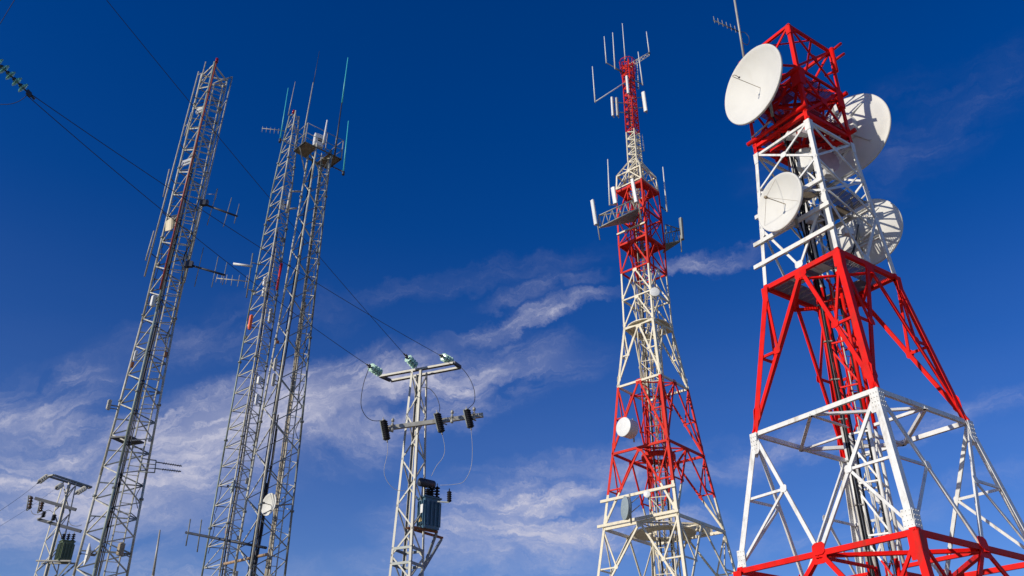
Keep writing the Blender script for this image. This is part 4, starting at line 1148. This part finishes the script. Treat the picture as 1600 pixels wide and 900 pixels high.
yagi('upper dark yagi antenna with upright rods on the right of the tallest grey mast', (371, 338), (316, 318), YA, [((340, 296), (323.5, 352), .4), ((362, 309), (349, 354.6), .72), ((374, 319), (366, 349), .96)], DARK, GALVD, GY, r=.04, re=.015)
yagi('lower dark yagi antenna with upright rods on the right of the tallest grey mast', (352, 430), (293, 413), YA, [((318, 387), (304, 447.6), .3), ((341, 401), (330.7, 449), .74), ((354.7, 410), (347.5, 445), .96)], DARK, GALVD, GY, r=.04, re=.015)
for i, (x, y) in enumerate(((318, 317), (294, 413))):
    mb = MB(); c = at(x, y, YA-.03); mb.box(c+V((.03, 0, 0)), V((.14, 0, 0)), V((0, .07, 0)), V((0, 0, .11))); mb.tube(c-V((0, 0, .15)), c+V((0, 0, .15)), .05)
    single('junction_box', mb, [DARK], ['rust and dark clamp box where the upper dark yagi meets its pipe', 'rust and dark clamp box where the lower dark yagi meets its pipe'][i], 'box', 'clamp boxes on the mast pipes')
def boxthing(lab, x0, y0, x1, y1, Y, d, m, group=None, name='equipment_box', cat='equipment box', az=-2.2, tops=True, arm=None, det=True):
    c = at((x0+x1)/2, (y0+y1)/2, Y); s_ = (c-CAM).dot(FW)/F
    w, h = (x1-x0)*s_/1.25, (y1-y0)*s_*1.08
    n = V((math.cos(az), math.sin(az), 0)); u = V((0, 0, 1)).cross(n)
    th = Thing(name, lab, cat, c-V((0, 0, h/2)), group)
    mb = MB(); b = min(.015, w*.1)
    pr = [(-w/2+b, -d/2), (w/2-b, -d/2), (w/2, -d/2+b), (w/2, d/2-b), (w/2-b, d/2), (-w/2+b, d/2), (-w/2, d/2-b), (-w/2, -d/2+b)]
    mb.rings([[c+u*x+n*y+V((0, 0, z)) for x, y in pr] for z in (-h/2, h/2)]); th.part('housing', mb, m)
    mb = MB(); mb.box(c+n*(d/2+.008), u*w*.42, n*.008, V((0, 0, h*.44))); th.part('cover', mb, m)
    mb = MB(); k = arm if arm is not None else c-n*(d/2+.2)
    mb.tube(c-n*d*.4, k, .022); mb.tube(c-V((0, 0, h*.3))-n*d*.4, k-V((0, 0, h*.3)), .018); th.part('bracket', mb, GALVD)
    return th
GE = 'equipment on the grey masts'
a_ = lambda x, y: A.c(0, at(x, y, YA).z)
boxthing('white box fixed on the left leg halfway up the tallest grey mast', 236, 462, 243.5, 479, YA-.5, .12, FIB, GE, arm=a_(240, 470))
boxthing('small pale box standing off the left leg of the tallest grey mast', 168, 625, 173, 640, YA-.1, .1, GALV, GE, arm=A.c(2, at(180, 632, YA).z))
boxthing('tiny white rod box inside the tallest grey mast', 210.5, 548, 213.5, 564, YA-.2, .08, FIB, GE, arm=a_(215, 556))
boxthing('tan box low inside the tallest grey mast near the bottom', 184, 850, 194, 867, YA+.1, .15, TAN, GE, arm=A.c(1, at(195, 858, YA).z))
for i, (x0, y0, x1, y1) in enumerate(((307.5, 172, 319, 167), (285.5, 253, 298.5, 248))):
    mb = MB(); p, q = at(x0, y0, YA-.4), at(x1, y1, YA-.4); mb.ext(p, q, rect(.1, .05), V((0, -1, 0))); mb.ext(p-V((0, 0, .17)), q-V((0, 0, .17)), rect(.06, .05), V((0, -1, 0))); mb.tube(q, q-V((0, 0, .17)), .02); mb.tube(p, p-V((0, 0, .17)), .02)
    single('lamp_bar', mb, FIB, ['pale double bar fixed across the upper part of the tallest grey mast', 'pale double bar fixed across the mast below the first one'][i], 'bar', 'pale bars on the tallest mast')
# curved grid reflector on mast A
th = Thing('grid_dish', 'cream curved panel dish inside the tallest grey mast below the crossing wires', 'dish antenna', at(268, 358, YA-.3))
mb = MB(); rs = []
for i in range(7):
    f = i/6; xx = 259+18*f
    rs.append([at(xx, 346-9*f-1.5*math.sin(f*PI), YA-.35-.12*math.sin(f*PI)), at(xx-1, 361-9*f+2*math.sin(f*PI), YA-.35-.12*math.sin(f*PI))])
rs2 = [[p+V((0, .03, 0)) for p in r] for r in rs]
mb.rings([[r[0], r[1], q[1], q[0]] for r, q in zip(rs, rs2)]); th.part('reflector', mb, [mat('cream fibreglass', (.62, .52, .34), .5)])
mb = MB(); mb.tube(at(268, 349, YA-.35), A.c(0, at(268, 349, YA).z), .03); th.part('bracket', mb, GALVD)
# two-rod log antenna low on mast A
th = Thing('rod_antenna', 'twin horizontal rods on a square bracket low on the right of the tallest grey mast', 'antenna', at(226, 738, YA))
mb = MB(); q = [at(222, 716.5, YA), at(244, 719.5, YA), at(241.5, 738.5, YA), at(219, 737, YA)]
for a, b in zip(q, q[1:]+q[:1]): mb.tube(a, b, .018)
mb.tube(at(221, 724, YA), at(243, 726, YA), .014); mb.tube(at(220, 731, YA), at(242, 732, YA), .014)
th.part('bracket', mb, GALVD)
for a, b in (((244, 722), (284, 728.3)), ((242.7, 732), (282.7, 736.8))):
    mb = MB(); p, q = at(*a, YA), at(*b, YA); mb.tube(p, q, .018)
    for i in range(8): c = p.lerp(q, .3+.09*i); mb.tube(c-V((0, .03, .05)), c+V((0, .03, .05)), .007, 0, 5)
    th.part('rod', mb, DARK)
# lone pole
p, q = at(250, 828, 30), at(239.2, 899, 30); q2 = V((q.x, 30, 0))
mb = MB(); mb.tube(q2, q, .045, 0, 10); mb.tube(q, p, .045, 0, 10, .025); single('flag_pole', mb, WIREL, 'lone thin pale pole standing between the tallest grey mast and the twin masts', 'pole', None, q2)

# twin mast antennas
GW = 'rod antennas on the twin masts'
whip('turquoise rod antenna left of the left twin mast top', (450.4, 137.5), (437.5, 219), YB1-.3, .032, CYAN, GW, arm=at(475, 235, YB1-.6), armm=DARK, base=.04)
whip('pale rod antenna standing on top of the left twin mast', (461.4, 127.7), (450.5, 180), YB1, .025, WIREL, GW)
whip('tall grey rod with a thin dark tip rising at the left of the railed platform', (489.5, 129), (471.7, 227), YB2-.5, .038, GALV, GW)
whip('thin dark whip on the tip of the tall grey rod', (499, 80), (490, 130), YB2-.5, .014, DARK, GW)
whip('tallest turquoise rod antenna on a dark foot at the right of the platform', (543.8, 90), (534.3, 161), YB2-.1, .034, CYAN, GW)
whip('dark pole carrying the tallest turquoise rod', (534.2, 160), (522.8, 243), YB2-.1, .038, DARK, GW)
whip('lower turquoise rod antenna on an arm right of the platform', (544.5, 189), (536.5, 270), YB2, .034, CYAN, GW, arm=Pc.lerp(Pb, .3), armm=DARK, base=.04)
whip('short thick white rod in the middle of the railed platform', (511.3, 188), (505.3, 225), YB2-.6, .055, FIB, GW)
yagi('small pale yagi antenna pointing left from the top of the left twin mast', (409.5, 200.5), (446, 204.5), YB1-.1, [((410.5+6.3*i, 197.5+.8*i), (409.3+6.3*i, 206.5+.8*i), 1-i/5.8) for i in range(5)], GALV, GALV, GY, r=.018, re=.01)
yagi('pale yagi antenna with six rods left of the left twin mast at half height', (338.8, 434.8), (389.5, 440), YB1-.2, [((340.5, 428), (337, 441), .98), ((347.5, 429), (345, 442), .85), ((355, 429), (352.5, 444), .7), ((363.5, 430), (361, 446.5), .52), ((374.5, 430), (371, 448), .3), ((386.5, 430), (382.5, 450), .08)], GALV, GALV, GY, r=.022, re=.013)
th = Thing('antenna_post', 'dark stand-off post with a white crossbar on the left of the left twin mast', 'post', at(385, 465, YB1-.2))
mb = MB(); mb.tube(at(385, 465, YB1-.2), at(395, 396, YB1-.2), .028); th.part('post', mb, GALVD)
mb = MB(); mb.tube(at(364.8, 412, YB1-.25), at(394, 416, YB1-.25), .05); th.part('crossbar', mb, FIB)
mb = MB(); mb.tube(at(393, 410, YB1-.2), at(407, 414, YB1), .02); mb.tube(at(387, 452, YB1-.2), at(402, 456, YB1), .02); th.part('standoff', mb, GALVD)
yagi('large dark boom antenna with two upright rods near the bottom of the twin masts', (290.5, 832), (416, 856), YB1-.8, [((297.5, 811), (290.5, 853), .96), ((315, 812), (308, 862.6), .83)], DARK, GALVD, GY, Y1=YB2-.6, r=.045, re=.022)
mb = MB(); mb.tube(at(351, 881, YB1-.7), at(418, 866, YB2-.6), .05); single('brace_tube', mb, mat('rust stained steel', (.42, .28, .17), .7, var=.3, scale=12), 'rust stained tube linking the twin masts at the bottom', 'tube')
boxthing('white cabinet with a dark vent on the railed platform', 488, 210, 507, 231.5, YB2-.3, .20, FIB, GE, az=-1.03)
n_ = V((math.cos(-1.03), math.sin(-1.03), 0)); u_ = V((0, 0, 1)).cross(n_); c = at((488+507)/2, (210+231.5)/2, YB2-.3)+n_*.122
mb = MB()
for dz in (.055, -.045): mb.box(c+V((0, 0, dz))+u_*.02, u_*.08, n_*.005, V((0, 0, .034)))
cab_ = [o for o in bpy.data.objects if o.get('label', '').startswith('white cabinet with a dark vent')][0]
q_ = mb.build('vent', DARK, cab_, cab_.location)
boxthing('small white box on the near leg between the twin masts', 402, 589, 408.5, 600, YB1-.6, .12, FIB, GE)
boxthing('slim white radio box below the small white box on the twin masts', 399.5, 616, 403.5, 632, YB1-.6, .1, FIB, GE)
boxthing('upper of two slim pale panels on the right twin mast', 428.5, 560, 432, 579, YB2-.6, .1, WIREL, GE)
boxthing('lower of two slim pale panels on the right twin mast', 426, 584, 429.5, 603, YB2-.6, .1, WIREL, GE)
boxthing('orange box high up inside the left twin mast', 389, 492, 394, 515, YB1-.1, .1, ORNG, GE)
boxthing('white box cluster inside the left twin mast', 412, 433, 417, 447, YB1, .14, FIB, GE)
boxthing('long white radio unit below the box cluster in the left twin mast', 411, 449, 415, 464, YB1, .14, FIB, GE)
boxthing('pale radio unit deep between the twin masts above the orange box', 420, 482, 425, 505, YB1-.1, .1, WIREL, GE)
mb = MB(); mb.tube(at(440, 412, YB1-.1), at(432.3, 453, YB1-.1), .06, 0, 10, .035); single('red_rod', mb, REDP, 'dark red tapered rod between the twin masts', 'rod', None, at(432.3, 453, YB1-.1))
th = Thing('bracket_pipe', 'pale upright pipe on two arms high between the twin masts', 'pipe', at(448, 332, YB2-.1))
mb = MB(); mb.tube(at(448, 332, YB2-.1), at(454.7, 296, YB2-.1), .06); th.part('pipe', mb, WIREL)
mb = MB(); mb.tube(at(454.3, 299, YB2-.1), at(470, 299, YB2), .04); mb.tube(at(449, 327, YB2-.1), at(464, 325, YB2), .04); th.part('arm', mb, WIREL)
mb = MB(); c = at(458.7, 177, YB1-.2); mb.lathe(c, V((0, 0, 1)), [(0, -.02), (.07, 0), (.07, .1), (.05, .17), (0, .2)], 0, 16); single('beacon_lamp', mb, LENS, 'small dark red obstruction lamp on top of the left twin mast', 'lamp')
